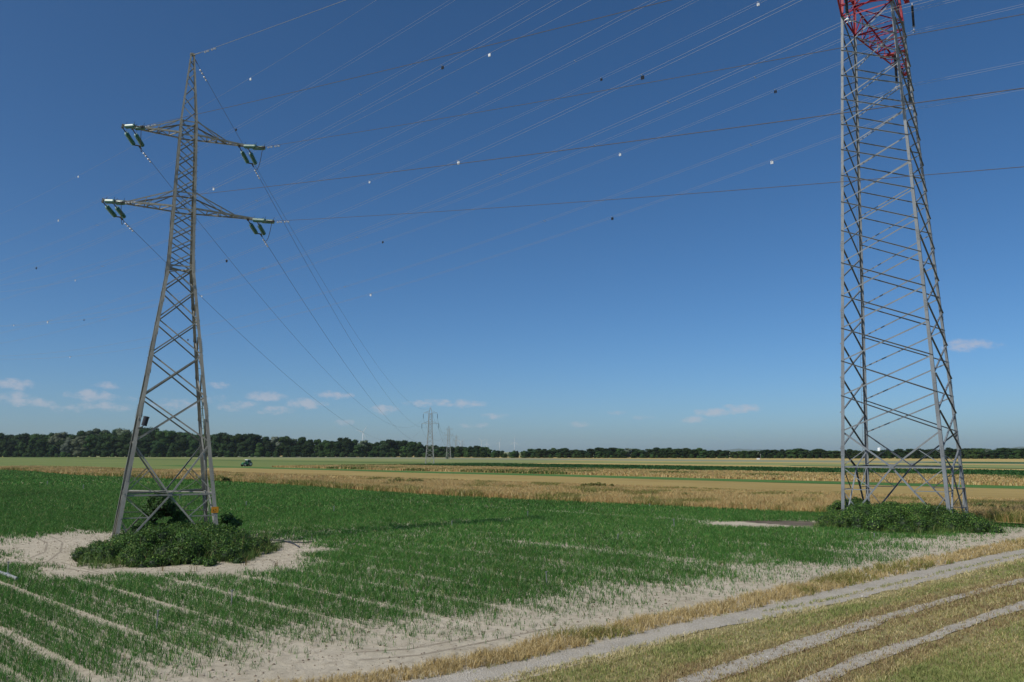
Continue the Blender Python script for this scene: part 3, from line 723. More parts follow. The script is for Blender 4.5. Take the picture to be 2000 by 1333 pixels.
shrub('weed_bush', 437, 943, 2.4, .9, 'small dark weed clump at the grass edge right of the olive pylon', 43, [lin(110, 116, 62), lin(96, 106, 54)], 900, 'weeds', 10, .16)
shrub('weed_bush', 1930, 1004, 3.0, 1.0, 'dark weed clump in the dry grass right of the tall grey pylon', 44, [lin(92, 106, 56), lin(116, 116, 66)], 1800, 'weeds', 12, .12)
shrub('ivy_bush', 1664, 1014, 4.6, 1.45, 'dark ivy bush climbing round the left front leg of the tall grey pylon', 51, None, 9000, 'bush', 26, .05)
def stems():
    """sparse dry weeds on the bare soil"""
    parts = []
    for px, py, h in ((378, 1117, .55), (480, 1105, .7), (540, 1108, .5), (318, 1116, .35), (1410, 1107, .5), (1640, 1095, .3)):
        p = on_ground(px, py); n = 12; P = np.tile(np.array([[p.x, p.y, 0.]]), (n, 1)) + RNG.normal(0, .10, (n, 3)) * [1, 1, 0]
        parts.append(blades(P, h * RNG.uniform(.5, 1.1, n), np.full(n, .022), .8, palette(n, [lin(128, 112, 72), lin(94, 98, 56), lin(82, 70, 50)], [2, 1, 1])))
    stuff('dry_weeds', parts, M['blade'], 'sparse withered weeds standing on the bare sandy soil', 'weeds')
stems()

def tree_mesh(name, seed, cols, wts, nleaf=2400, crown=(.0, 1.0), width=.36, lsz=.023, gaps=.0):
    r = random.Random(seed); lo = []
    for i in range(30):
        z = r.uniform(crown[0] + .08, crown[1] - .10); t = (z - crown[0]) / (crown[1] - crown[0])
        q = width * (math.sin(math.pi * min(.97, t * .72 + .2)) ** .6) * .78; a = r.uniform(0, 2 * math.pi); d = q * math.sqrt(r.random())
        lo.append((d * math.cos(a), d * math.sin(a), z, r.uniform(.10, .165), .85))
    lo.append((0, 0, crown[1] - .12, .12, .9))
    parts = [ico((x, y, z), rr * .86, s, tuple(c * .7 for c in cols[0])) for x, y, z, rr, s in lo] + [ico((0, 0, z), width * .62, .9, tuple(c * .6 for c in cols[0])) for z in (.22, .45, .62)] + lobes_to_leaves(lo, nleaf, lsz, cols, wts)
    V, T, C = merge(parts); nt_ = len(T)
    mb = MB(); top = crown[1] * .62
    mb.tube([(0, 0, -.01), (0, 0, .12), (r.uniform(-.02, .02), r.uniform(-.02, .02), top)], [.022, .017, .007], 6)
    for _ in range(4):
        a = r.uniform(0, 6.3); z0 = r.uniform(.2, .5); mb.tube([(0, 0, z0), (math.cos(a) * width * .5, math.sin(a) * width * .5, z0 + .22)], [.010, .004], 5)
    tv = np.array(mb.v); tf = []
    for f in mb.f:
        for k in range(1, len(f) - 1): tf.append((f[0], f[k], f[k + 1]))
    T2 = np.concatenate([T, np.array(tf) + len(V)]); V2 = np.concatenate([V, tv]); C2 = np.concatenate([C, np.full((len(tv), 3), .09)])
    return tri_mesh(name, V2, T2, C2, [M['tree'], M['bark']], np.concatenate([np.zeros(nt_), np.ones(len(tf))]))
DK = [lin(46, 66, 38), lin(60, 82, 46), lin(38, 54, 35)]
MD = [lin(60, 84, 44), lin(78, 102, 52), lin(48, 70, 40)]
SV = [lin(112, 124, 104), lin(94, 108, 86), lin(78, 92, 70)]
TREES = {'dark': [tree_mesh('broadleaf_tree', s, DK, [2, 2, 2]) for s in (1, 2, 3)], 'mid': [tree_mesh('broadleaf_tree', s, MD, [2, 1, 2]) for s in (4, 5)],
         'silver': [tree_mesh('willow_tree', s, SV, [2, 2, 1.5], 1300, (.04, 1.0), .38) for s in (6, 7)], 'bush': [tree_mesh('hedge_bush', s, MD, [2, 1, 2], 700, (0, 1.0), .6, .06) for s in (8, 9)]}
DESC = {'dark': 'dark green broadleaf tree', 'mid': 'mid green rounded tree', 'silver': 'silvery grey-green willow', 'bush': 'low green bush'}
SEG = [(-400, 215, 'left of the olive pylon'), (215, 430, 'seen between the olive pylon legs'), (430, 640, 'above the green tractor'), (640, 845, 'left of the distant pylon row'),
       (845, 935, 'behind the small row of pylons'), (935, 1030, 'below the white wind turbines'), (1030, 1200, 'just right of the wind turbines'), (1200, 1420, 'near the red-roofed hut'),
       (1420, 1635, 'left of the tall grey pylon'), (1635, 1890, 'seen through the tall grey pylon'), (1890, 2600, 'right of the tall grey pylon')]
def tree(kind, p, h, row, px, wide=1.0):
    me = R_.choice(TREES[kind]); nm = {'silver': 'willow_tree', 'bush': 'hedge_bush'}.get(kind, 'broadleaf_tree')
    o = link(nm, me); o.location = (p.x, p.y, 0); s = h * R_.uniform(.95, 1.05)
    o.scale = (s * wide, s * wide, h); o.rotation_euler = (0, 0, R_.uniform(0, 6.28)); k = R_.uniform(.72, 1.3); o.color = (k * R_.uniform(.9, 1.12), k, k * R_.uniform(.85, 1.1), 1)
    seg = next(t for a, b, t in SEG if a <= px < b)
    tag(o, f"{DESC[kind]} {row}, {seg}", 'bush' if kind == 'bush' else 'tree', ('bushes' if kind == 'bush' else 'trees') + ' of the wood ' + seg)
PROF = [(-300, 846), (0, 846), (60, 847), (100, 848), (150, 845), (180, 838), (205, 833), (230, 836), (300, 838), (390, 847), (430, 848), (500, 846), (530, 852), (600, 856), (640, 857), (672, 853), (700, 861), (740, 859), (800, 859), (830, 865), (850, 871),
        (900, 873), (930, 870), (945, 872), (960, 876), (980, 879), (988, 886), (995, 882), (1005, 879), (1018, 884), (1030, 880), (1037, 877), (1060, 874), (1090, 876), (1130, 877), (1200, 874), (1250, 877), (1325, 873), (1345, 875), (1372, 875), (1400, 878), (1440, 880), (1480, 880), (1550, 877), (1640, 878), (1720, 879), (1800, 876), (1900, 875), (2000, 876), (2300, 876)]
BASE = [(-300, 893), (600, 893.3), (900, 893.6), (1000, 894.6), (1500, 895.4), (2000, 896.6), (2300, 897)]
def wood():
    xs, ys = zip(*PROF); bx, by = zip(*BASE)
    def dep(px): return F * 5.5 / (np.interp(px, bx, by) - 883)
    def hgt(px, d): return 5.5 + (883 - np.interp(px, xs, ys)) / F * d
    px = -320.0
    while px < 2330:
        d = dep(px); h = hgt(px, d) ; left = px < 1030
        # skyline row
        sil = (115 < px < 200 or 232 < px < 262) and R_.random() < .55 or (500 < px < 545 and R_.random() < .4) or R_.random() < .04
        kind = 'silver' if sil else ('mid' if R_.random() < .28 else 'dark')
        dd = d + R_.uniform(14, 30) * (1 if left else .5); p = at_depth(px, 883, dd)
        tree(kind, p, h * R_.choice((.86, .93, .97, 1.0, 1.05)) * (1 + (dd - d) / d), 'on the wood skyline', px, R_.uniform(.95, 1.2) * (1 if left else 1.7))
        px += (8.2 if left else 6.6) / d * F * R_.uniform(.75, 1.25) * max(.5, min(1, h / (22 if left else 9)))
    px = -310.0
    while px < 2330:
        d = dep(px); h = hgt(px, d); left = px < 1030
        sil = (120 < px < 190 or 235 < px < 262) and R_.random() < .6
        kind = 'silver' if sil else ('mid' if R_.random() < .4 else 'dark')
        p = at_depth(px, 883, d + R_.uniform(1, 9)); tree(kind, p, h * R_.uniform(.52, .85), 'at the wood edge', px, R_.uniform(.95, 1.3) * (1 if left else 1.6))
        px += (9.5 if left else 8.5) / d * F * R_.uniform(.75, 1.25)
    px = -310.0
    while px < 2330:
        d = dep(px); h = hgt(px, d); left = px < 1030
        p = at_depth(px, 883, d - R_.uniform(0, 4)); tree('bush', p, R_.uniform(3.5, 7) * (1 if left else .55), 'at the foot of the wood', px, 1.2)
        px += (9 if left else 6.5) / d * F * R_.uniform(.7, 1.3)
wood()

# ------------------------------------------------------------------ lattice pylons
CN = {'NL': (-1, -1), 'NR': (1, -1), 'BR': (1, 1), 'BL': (-1, 1)}
FACES = [('NL', 'NR'), ('NR', 'BR'), ('BR', 'BL'), ('BL', 'NL')]
class Lattice:
    """square lattice tower: corner positions from a half-width profile, and its members"""
    def __init__(s, root, base, yaw, hw, mat):
        s.root, s.base, s.hw, s.mat = root, Vector(base), hw, mat
        s.ex = Vector((math.cos(yaw), math.sin(yaw), 0)); s.ey = Vector((-math.sin(yaw), math.cos(yaw), 0))
    def c(s, k, z):
        a, b = CN[k]; w = s.hw(z); return s.base + s.ex * (a * w) + s.ey * (b * w) + Vector((0, 0, z))
    def loc(s, x, y, z): return s.base + s.ex * x + s.ey * y + Vector((0, 0, z))
    def inw(s, A, B):
        d = {('NL', 'NR'): s.ey, ('NR', 'BR'): -s.ex, ('BR', 'BL'): -s.ey, ('BL', 'NL'): s.ex}
        return d.get((A, B)) or d[(B, A)]
    def leg(s, k, zs, sizes, m=None):
        a, b = CN[k]; n1, n2 = s.ex * -a, s.ey * -b; mb = MB()
        for i in range(len(zs) - 1): mb.angle(s.c(k, zs[i]), s.c(k, zs[i + 1]), sizes[i], n1, n2)
        return mb.build('leg', m or s.mat, s.root)
    def splice(s, k, leg, zs, size, m=None, bolts=6):
        """bolted splice plates on a leg"""
        a, b = CN[k]; n1, n2 = s.ex * -a, s.ey * -b
        for z in zs:
            mb = MB(); p0, p1 = s.c(k, z - .42), s.c(k, z + .42); out = (n1 + n2) * -.012
            mb.angle(p0 + out, p1 + out, size * .98, n1, n2, .014)
            for i in range(bolts):
                for j, (na, nb) in enumerate(((n1, n2), (n2, n1))):
                    for q in (.3, .72):
                        c = p0.lerp(p1, (i + .5) / bolts) + na * (size * q) - nb * .03 + out; mb.tube([c, c - nb * .022], .02, 6)
            mb.build('splice_plate', M['dark_bolts'] if False else (m or s.mat), leg)
    def member(s, mb, p0, p1, size, inward, off):
        d = (Vector(p1) - Vector(p0)).normalized(); n = d.cross(inward).normalized()
        if n.z > 0: n = -n
        o = inward * off; mb.angle(Vector(p0) + o, Vector(p1) + o, size, n, inward, None)
    def xpanel(s, A, B, z0, z1, size, off=.04, m=None, name='cross_brace', flip=()):
        w = s.inw(A, B); mb = MB()
        for i, (p, q) in enumerate(((s.c(A, z0), s.c(B, z1)), (s.c(B, z0), s.c(A, z1)))):
            o = off if i == 0 else off + size * 1.05 + .006
            if i in flip: s.member(mb, p, q, size, -w, .004)      # bolted to the outer face, flange outwards
            else: s.member(mb, p, q, size, w, o)
        return mb.build(name, m or s.mat, s.root)
    def horiz(s, A, B, z, size, off=.03, m=None):
        mb = MB(); s.member(mb, s.c(A, z), s.c(B, z), size, s.inw(A, B), off); return mb.build('horizontal_beam', m or s.mat, s.root)

def base_frame(T, zh, zp, size, small, stagger_z=None, foot=.0):
    """the splayed bottom section: two crossing diagonals per face with secondary braces"""
    for fi, (A, B) in enumerate(FACES):
        w = T.inw(A, B); mb = MB(); mid = (T.c(A, zh) + T.c(B, zh)) / 2
        side = fi in (1, 3) and stagger_z
        zt = stagger_z if side else zp
        for k, (P, Q) in enumerate(((A, B), (B, A))):
            off = .05 + k * (size * 1.05 + .006)
            ft = T.c(P, foot).lerp(T.c(Q, foot), .035)
            T.member(mb, T.c(Q, zt), mid, size, w, off); T.member(mb, mid, ft, size, w, off)
            p1 = mid.lerp(ft, .40); p2 = mid.lerp(ft, .74); z1, z2 = p1.z, p2.z; o2 = .04 + .3 * size
            T.member(mb, T.c(P, zh), p1, small, w, o2 + .02); T.member(mb, T.c(P, z1), p1, small, w, o2 + .04)
            T.member(mb, T.c(P, z1), p2, small, w, o2 + .06); T.member(mb, T.c(P, z2), p2, small, w, o2 + .08)
            q = T.c(Q, zt).lerp(mid, .5)
            if not side: T.member(mb, T.c(Q, zh), q, small, w, o2 + .10)
        mb.build('base_bracing', T.mat, T.root)
        T.horiz(A, B, zh, size * .95, .11)
        gp = MB(); T_r = Matrix(((T.c(B, zh) - T.c(A, zh)).normalized(), w, Vector((0, 0, 1)))).transposed(); gp.box(mid + w * .035, size * 2.6, .014, size * 2.8, T_r)
        for gx in (-1, 0, 1):
            for gz in (-1, 1): gp.box(mid + w * .026 + T_r @ Vector((gx * size * .85, 0, gz * size * .9)), .035, .02, .035, T_r)
        gp.build('gusset_plate', T.mat, T.root)

# ---- the olive pylon on the left
PL = Vector((-20.6237, 48.4122, 0)); YL = .47437
def hwl(z):
    if z <= 16.862: return 2.8179 - .121865 * z
    if z <= 26.27: return .763 - .0273 * (z - 16.862)
    return .506 + (.13 - .506) * (z - 26.27) / 4.6
rl = thing('olive_pylon', PL, 'weathered olive-grey lattice pylon with two crossarms and green glass insulators, in a bramble mound', 'pylon')
TL = Lattice(rl, PL, YL, hwl, M['olive_steel'])
zL = [3.11, 6.10, 8.84, 11.33, 13.48, 15.41, 16.86]
for k in CN:
    lg = TL.leg(k, [-.3, 6.1, 11.3, 16.862, 21.57, 26.27, 30.87], [.21, .19, .17, .15, .13, .09])
    TL.splice(k, lg, (4.3, 8.0, 11.9, 16.9, 20.0), .17)
base_frame(TL, 3.11, 6.10, .095, .05, 7.45)
for fi, (A, B) in enumerate(FACES):
    zz = zL[1:] if fi in (0, 2) else [(a + b) / 2 for a, b in zip(zL[1:], zL[2:])] + [16.86]
    for a, b in zip(zz, zz[1:]): TL.xpanel(A, B, a, b, .085 if a < 11 else .075)
    TL.horiz(A, B, 16.86, .09, .10)
    up = list(np.linspace(16.86, 20.50, 5)) + [21.57] + list(np.linspace(21.57, 25.35, 5))[1:] + [26.27]
    if fi in (1, 3): up = [up[0]] + [(a + b) / 2 for a, b in zip(up, up[1:])] + [up[-1]]
    for a, b in zip(up, up[1:]): TL.xpanel(A, B, a, b, .06, .03)
    for z in (20.50, 21.57, 25.35, 26.27): TL.horiz(A, B, z, .08, .09)
    pk = [26.27, 27.25, 28.15, 28.95, 29.65, 30.2, 30.6]
    mb = MB()
    for i, (a, b) in enumerate(zip(pk, pk[1:])):
        p, q = (A, B) if (i + fi) % 2 else (B, A); TL.member(mb, TL.c(p, a), TL.c(q, b), .05, TL.inw(A, B), .02)
    mb.build('peak_bracing', M['olive_steel'], rl)
mb = MB(); mb.box(PL + Vector((0, 0, 30.9)), .3, .3, .10, Matrix.Rotation(YL, 3, 'Z')); mb.tube([PL + Vector((0, 0, 30.9)), PL + Vector((0, 0, 31.0))], .09, 8); mb.build('peak_cap', M['olive_steel'], rl)
mb = MB()   # climbing pegs and earth cables on the back leg
for i in range(56):
    z = 3.2 + i * .42; p = TL.c('BR', z); mb.tube([p, p + TL.ex * .19], .012, 5)
mb.build('step_pegs', M['dark_iron'], rl)
mb = MB(); cb = [TL.c('BR', z) + TL.ex * .10 - TL.ey * (.22 + .1 * math.sin(z * 1.3)) for z in np.arange(0, 9.5, .4)]; mb.tube(cb, .03, 6)
mb.build('cable_pipe', simple('pale_green_hose', (.32, .36, .22), .5), rl)
mb = MB(); a = TL.c('NR', 4.9) + TL.ey * .15; b = TL.c('NL', 3.2).lerp(TL.c('NR', 3.2), .5); c = TL.c('NL', 4.4)
mb.tube([a.lerp(b, t) - Vector((0, 0, 1.6 * t * (1 - t))) for t in np.linspace(0, 1, 14)] + [b.lerp(c, t) - Vector((0, 0, 1.5 * t * (1 - t))) for t in np.linspace(.05, 1, 14)], .016, 5)
mb.build('hanging_cable', simple('old_cable', (.22, .22, .17), .6), rl)
mb = MB()
for z in (3.2, 16.7):
    mb = MB()
    for a, b in (('NL', 'BR'), ('NR', 'BL')): mb.angle(TL.c(a, z), TL.c(b, z), .07, Vector((0, 0, -1)), TL.ex)
    mb.build('plan_bracing', M['olive_steel'], rl)
def crossarm_l(T, sgn, zb, zt, tipx):
    """arm: two lower and two upper chords running to a tip plate"""
    tip = T.loc(sgn * tipx, 0, zb); root = None; ends = []
    pl, pr = T.loc(sgn * (tipx - .25), -.14, zb), T.loc(sgn * (tipx - .25), .14, zb)
    A, B = ('NR', 'BR') if sgn > 0 else ('NL', 'BL')
    mb = MB()
    for k, e, ny in ((A, pl, 1), (B, pr, -1)): mb.angle(T.c(k, zb), e, .10, T.ey * ny, Vector((0, 0, 1)))
    arm = mb.build('crossarm', T.mat, T.root)
    mb = MB()
    for k, e, ny in ((A, pl, 1), (B, pr, -1)): mb.angle(T.c(k, zt), T.loc(sgn * (tipx - 1.25), -.25 * ny, zb + .06), .075, T.ey * ny, Vector((0, 0, -1)))
    mb.build('upper_chord', T.mat, arm)
    mb = MB(); st = [(T.c(A, zb), T.c(B, zb))]; n = 5
    L = [T.c(A, zb).lerp(pl, i / n) for i in range(n + 1)]; Q = [T.c(B, zb).lerp(pr, i / n) for i in range(n + 1)]
    for i in range(n):
        p, q = (L[i], Q[i + 1]) if i % 2 == 0 else (Q[i], L[i + 1]); mb.angle(p + Vector((0, 0, .03)), q + Vector((0, 0, .03)), .055, Vector((0, 0, 1)), T.ex)
        mb.angle(L[i + 1] + Vector((0, 0, .05)), Q[i + 1] + Vector((0, 0, .05)), .05, Vector((0, 0, 1)), T.ex)
    for k, e, ny in ((A, pl, 1), (B, pr, -1)):
        e2 = T.loc(sgn * (tipx - 1.25), -.25 * ny, zb + .06)
        for t, lb, ub in ((.42, .45, .58), (.42, .45, .0)):
            lo = T.c(k, zb).lerp(e, lb); hi = T.c(k, zt).lerp(e2, ub)
            mb.angle(lo, hi, .05, T.ex, T.ey * ny)
    mb.build('arm_bracing', T.mat, arm)
    mb = MB(); rot = Matrix((T.ex, T.ey, Vector((0, 0, 1)))).transposed()
    mb.box(T.loc(sgn * (tipx - .33), 0, zb + .03), .75, .34, .09, rot); mb.box(T.loc(sgn * (tipx + .02), 0, zb - .02), .05, .34, .2, rot)
    mb.build('tip_plate', T.mat, arm)
ARMS = {'LL': (-1, 20.50, 4.52), 'LR': (1, 20.50, 4.42), 'UL': (-1, 25.35, 3.74), 'UR': (1, 25.35, 3.66)}
for k, (sg, z, tx) in ARMS.items(): crossarm_l(TL, sg, z, z + (1.07 if z < 22 else .92), tx)

# yellow danger plate on the near right leg, and the black nest box
p = TL.c('NR', 2.16) - TL.ey * .05 - TL.ex * .12
sg = thing('warning_sign', p, 'small amber-yellow warning plate on the right front leg of the olive pylon', 'sign')
rot = Matrix((TL.ex, TL.ey, Vector((0, 0, 1)))).transposed()
mb = MB(); w_, h_, r_ = .20, .175, .04; prof = []
for cx, cz, a0 in ((1, 1, 0), (-1, 1, 90), (-1, -1, 180), (1, -1, 270)):
    for i in range(5): a = math.radians(a0 + i * 22.5); prof.append((cx * (w_ - r_) + r_ * math.cos(a), cz * (h_ - r_) + r_ * math.sin(a)))
mb.prism(p, p + TL.ey * .012, prof, TL.ex, Vector((0, 0, 1)))
mb.build('plate', simple('amber_enamel', (.72, .30, .025), .4, .12, 9), sg)
mb = MB(); f = lambda x, z, e=-.004: p + TL.ex * x + Vector((0, 0, z)) + TL.ey * e
def flat(mb, pts):
    a = [f(*q) for q in pts]; b = [f(q[0], q[1], -.001) for q in pts]; k = len(a)
    mb.add(a + b, [tuple(range(k)), tuple(range(k, 2 * k))[::-1]] + [(i, k + i, k + (i + 1) % k, (i + 1) % k) for i in range(k)])
flat(mb, [(-.115, -.045), (-.035, -.045), (-.075, .035)]); flat(mb, [(.03, .05), (.05, .05), (.04, .0), (.085, .005), (.075, -.04), (.055, -.01), (.02, -.01)])
flat(mb, [(-.12, -.115), (.06, -.115), (.06, -.095), (-.12, -.095)])
mb.build('warning_mark', simple('sign_print', (.07, .045, .015), .5), sg)
p = TL.c('NL', 7.25) + TL.ex * .42 - TL.ey * .12
nb = thing('nest_box', p, 'black lidded nest box clamped to the left front leg of the olive pylon', 'nest box')
tl = Matrix.Rotation(.2, 3, TL.ey) @ rot
mb = MB(); bx = tl @ Vector((1, 0, 0)); by = tl @ Vector((0, 1, 0)); bz = tl @ Vector((0, 0, 1))
mb.prism(p - bz * .27, p + bz * .20, [(.15 * math.cos(a), .15 * math.sin(a)) for a in np.linspace(0, 2 * math.pi, 13)[:-1]], bx, by); mb.build('box_body', M['polymer'], nb)
mb = MB(); mb.prism(p + bz * .203, p + bz * .27, [(.165 * math.cos(a), .165 * math.sin(a)) for a in np.linspace(0, 2 * math.pi, 13)[:-1]], bx, by); mb.build('lid', M['dark_iron'], nb)
mb = MB(); mb.tube([p + bz * -.24, p + bz * -.36 - bx * .1, TL.c('NL', 6.85) + TL.ex * .1], .025, 6); mb.build('bracket', M['dark_iron'], nb)

M['twin_alu'] = simple('bright_twin_conductor', (.30, .295, .285), .5, .1, 8, .2)
# ---- traction line: strings and conductors
OUT = dict(ph=-.6707, b=-.15553, c=3.5610e-4, be=-.12712, dz=dict(UL=-.2764, UR=-.2877, LL=-.1976, LR=-.1918, E=0))
TIP = {'LL': (-24.609, 46.3658, 20.4973), 'LR': (-16.9764, 50.285, 20.4973), 'UL': (-23.9151, 46.7221, 25.3514), 'UR': (-17.6614, 49.9333, 25.3514), 'E': (-20.6237, 48.4122, 30.8613)}
FARP = Vector((-36.997, 362.43, 0)); FAR_Z = {'UL': 20.325, 'UR': 20.325, 'LL': 15.93, 'LR': 15.93, 'E': 25.27}; FAR_X = {'UL': -3.21, 'UR': 3.21, 'LL': -3.80, 'LR': 3.80, 'E': 0}
OD = Vector((math.cos(OUT['ph']), math.sin(OUT['ph']), 0))
def w_out(k, s):
    return Vector(TIP[k]) + OD * s + Vector((0, 0, OUT['dz'][k] + (OUT['be'] if k == 'E' else OUT['b']) * s + OUT['c'] * s * s))
def w_in(k, s):
    A = Vector(TIP[k]); B = FARP + Vector((FAR_X[k], 0, FAR_Z[k])); n = (B - A).length; t = s / n
    return A.lerp(B, t) - Vector((0, 0, 4 * (7.704 if k == 'E' else 9.885) * t * (1 - t)))
def damper(mb, p, d, drop=.09):
    d = d.normalized(); q = p - Vector((0, 0, drop)); mb.tube([q - d * .2, q + d * .2], .012, 5)
    for s in (-1, 1): mb.tube([q + d * s * .13, q + d * s * .24], .045, 6)
    mb.tube([p, q], .02, 5)
NMS = {'LL': 'lower left arm', 'LR': 'lower right arm', 'UL': 'upper left arm', 'UR': 'upper right arm'}
def string(k, f, s_end, towards):
    """double tension string: two link bars, two stacks of green glass discs, a yoke"""
    sgx, z, tx = ARMS[k]; end = f(s_end); root = TL.loc(sgx * (tx - .28), 0, z)
    t = thing('insulator_string', root, f'twin green glass insulator on the {NMS[k]}, {towards}', 'insulator', 'glass insulator strings on the olive pylon')
    ends = []
    for j, xo in enumerate((.02, -.54)):
        A = TL.loc(sgx * (tx + xo), 0, z - .06); B = end + TL.ex * (sgx * (.26 - .52 * j)) ; d = (B - A).normalized(); n = (B - A).length
        mb = MB(); mb.tube([A, A + d * n * .34], .035, 6); mb.box(A + d * .06, .1, .1, .1); mb.build('link_bar', M['dark_iron'], t)
        mb = MB(); a0 = n * .34; m_ = 9; st = (n - .10 - a0) / m_; prof = []
        for i in range(m_):
            q = a0 + i * st; prof += [(q, .035), (q + st * .2, .05), (q + st * .34, .135), (q + st * .5, .14), (q + st * .62, .06), (q + st * .99, .035)]
        mb.lathe(A, d, prof, 12); mb.build('glass_discs', M['glass'], t, True)
        mb = MB(); u = Vector((0, 0, 1))
        for q in (a0 - .02, n - .12):
            c = A + d * q; mb.tube([c, c + u * .2 + d * .02, c + u * .28 + d * .12], .012, 5)
        mb.build('arcing_horn', M['dark_iron'], t); ends.append(B)
    mb = MB(); mb.tube([ends[0], ends[1]], .04, 6); m = (ends[0] + ends[1]) / 2; mb.tube([m, end + (f(s_end + .4) - end)], .05, 6); mb.build('yoke', M['dark_iron'], t)
    return end
for k in ARMS:
    fi_ = lambda s, k=k: w_in(k, s); fo_ = lambda s, k=k: w_out(k, s)
    e1 = string(k, fi_, 2.35, 'facing the distant pylons'); e2 = string(k, fo_, 2.1, 'facing the tall grey pylon')
    for nm, f, s0, s1, lab in (('power_line', fi_, 2.35, None, 'to the distant pylons'), ('power_line', fo_, 2.1, 130, 'running right past the grey pylon')):
        s1 = s1 or (FARP + Vector((FAR_X[k], 0, FAR_Z[k])) - Vector(TIP[k])).length
        root = thing(nm, f(s0), f'dark single conductor from the {NMS[k]}, {lab}', 'power line', 'single conductors of the olive pylon')
        mb = MB(); mb.tube([f(s) for s in np.concatenate([np.linspace(s0, 30, 16), np.linspace(30, s1, 60)[1:]])], .0125, 5); mb.build('conductor', M['old_alu'], root)
        mb = MB()
        for s in (s0 + 1.0, s0 + 1.75): damper(mb, f(s), f(s + .5) - f(s))
        mb.build('vibration_damper', M['silver'], root)
    # jumper loop under the arm
    t = thing('jumper_loop', e1, f'slack jumper cable hanging under the {NMS[k]} of the olive pylon', 'jumper', 'jumper cables of the olive pylon')
    mb = MB(); a, b = w_out(k, 2.3), w_in(k, 2.9)
    mb.tube([a.lerp(b, q) - Vector((0, 0, 4 * .75 * q * (1 - q) * (1.25 - .5 * q))) for q in np.linspace(0, 1, 18)], .018, 5); mb.build('cable', M['old_alu'], t)
for f, s1, lab, mm in ((lambda s: w_in('E', s), None, 'running back to the distant pylons', 'old_alu'), (lambda s: w_out('E', s), 130, 'rising to the right edge of the sky', 'alu')):
    s1 = s1 or (FARP + Vector((0, 0, FAR_Z['E'])) - Vector(TIP['E'])).length
    root = thing('earth_wire', f(.2), f'thin earth wire from the olive pylon peak, {lab}', 'earth wire')
    mb = MB(); mb.tube([f(s) for s in np.concatenate([np.linspace(.1, 30, 16), np.linspace(30, s1, 60)[1:]])], .012, 5); mb.tube([f(.05), f(.9)], .03, 6); mb.build('wire', M[mm], root)
    mb = MB()
    for s in (1.7, 2.5): damper(mb, f(s), f(s + .5) - f(s))
    mb.build('vibration_damper', M['silver'], root)

# ---- the tall grey pylon on the right
PR = Vector((30.9712, 63.9607, 0)); YR = -.65844
def hwr(z): return max(3.8436 - .04235 * z, .25) if z < 46 else max(1.895 - .062 * (z - 46), .25)
rr = thing('grey_pylon', PR, 'very tall pale grey lattice pylon with red crossarms, standing in an ivy mound', 'pylon')
TR = Lattice(rr, PR, YR, hwr, M['grey_steel']); RED = M['red_steel']
ZR = [.0, 4.40, 7.17, 9.99, 12.77, 15.42, 18.12, 20.82, 23.52, 25.96, 28.24, 30.47, 32.69, 34.92, 37.04, 39.30, 42.3]
ZT = [42.3, 45.0, 48.2, 51.5, 54.5, 58.0, 61.8, 64.4, 67.0, 70.0]
for k in CN:
    lg = TR.leg(k, [-.3, 12.77, 25.96, 42.3], [.25, .23, .21])
    TR.splice(k, lg, (5.6, 11.0, 16.6, 22.2, 27.6, 33.4), .2)
    TR.leg(k, [42.3, 55, 70], [.20, .15], RED)
base_frame(TR, 4.40, 7.17, .12, .06, (4.40 + 7.17) / 2 if False else 5.75)
for fi, (A, B) in enumerate(FACES):
    zz = ZR[2:] if fi in (0, 2) else [5.75] + [(a + b) / 2 for a, b in zip(ZR[2:], ZR[3:])] + [42.3]
    for a, b in zip(zz, zz[1:]): TR.xpanel(A, B, a, b, .105 if a < 20 else .09, .04, None, 'cross_brace', {0: (1,), 1: (1,), 2: (1,), 3: (1,)}[fi])
    for a, b in zip(ZT, ZT[1:]): TR.xpanel(A, B, a, b, .085, .03, RED)
    for z in (42.3, 45.0, 51.5, 54.5, 61.8, 64.4): TR.horiz(A, B, z, .11, .1, RED)
mb = MB(); mb.box(PR + Vector((0, 0, 70)), .7, .7, .2); mb.build('peak_cap', RED, rr)
mb = MB()
for i in range(110):
    z = 3 + i * .35; p = TR.c('BL', z); mb.tube([p - TR.ex * .16 - TR.ey * .0, p], .011, 4)
mb.tube([TR.c('BL', z) - TR.ex * .2 for z in (3, 20, 41)], .014, 5); mb.build('step_pegs', M['grey_steel'], rr)
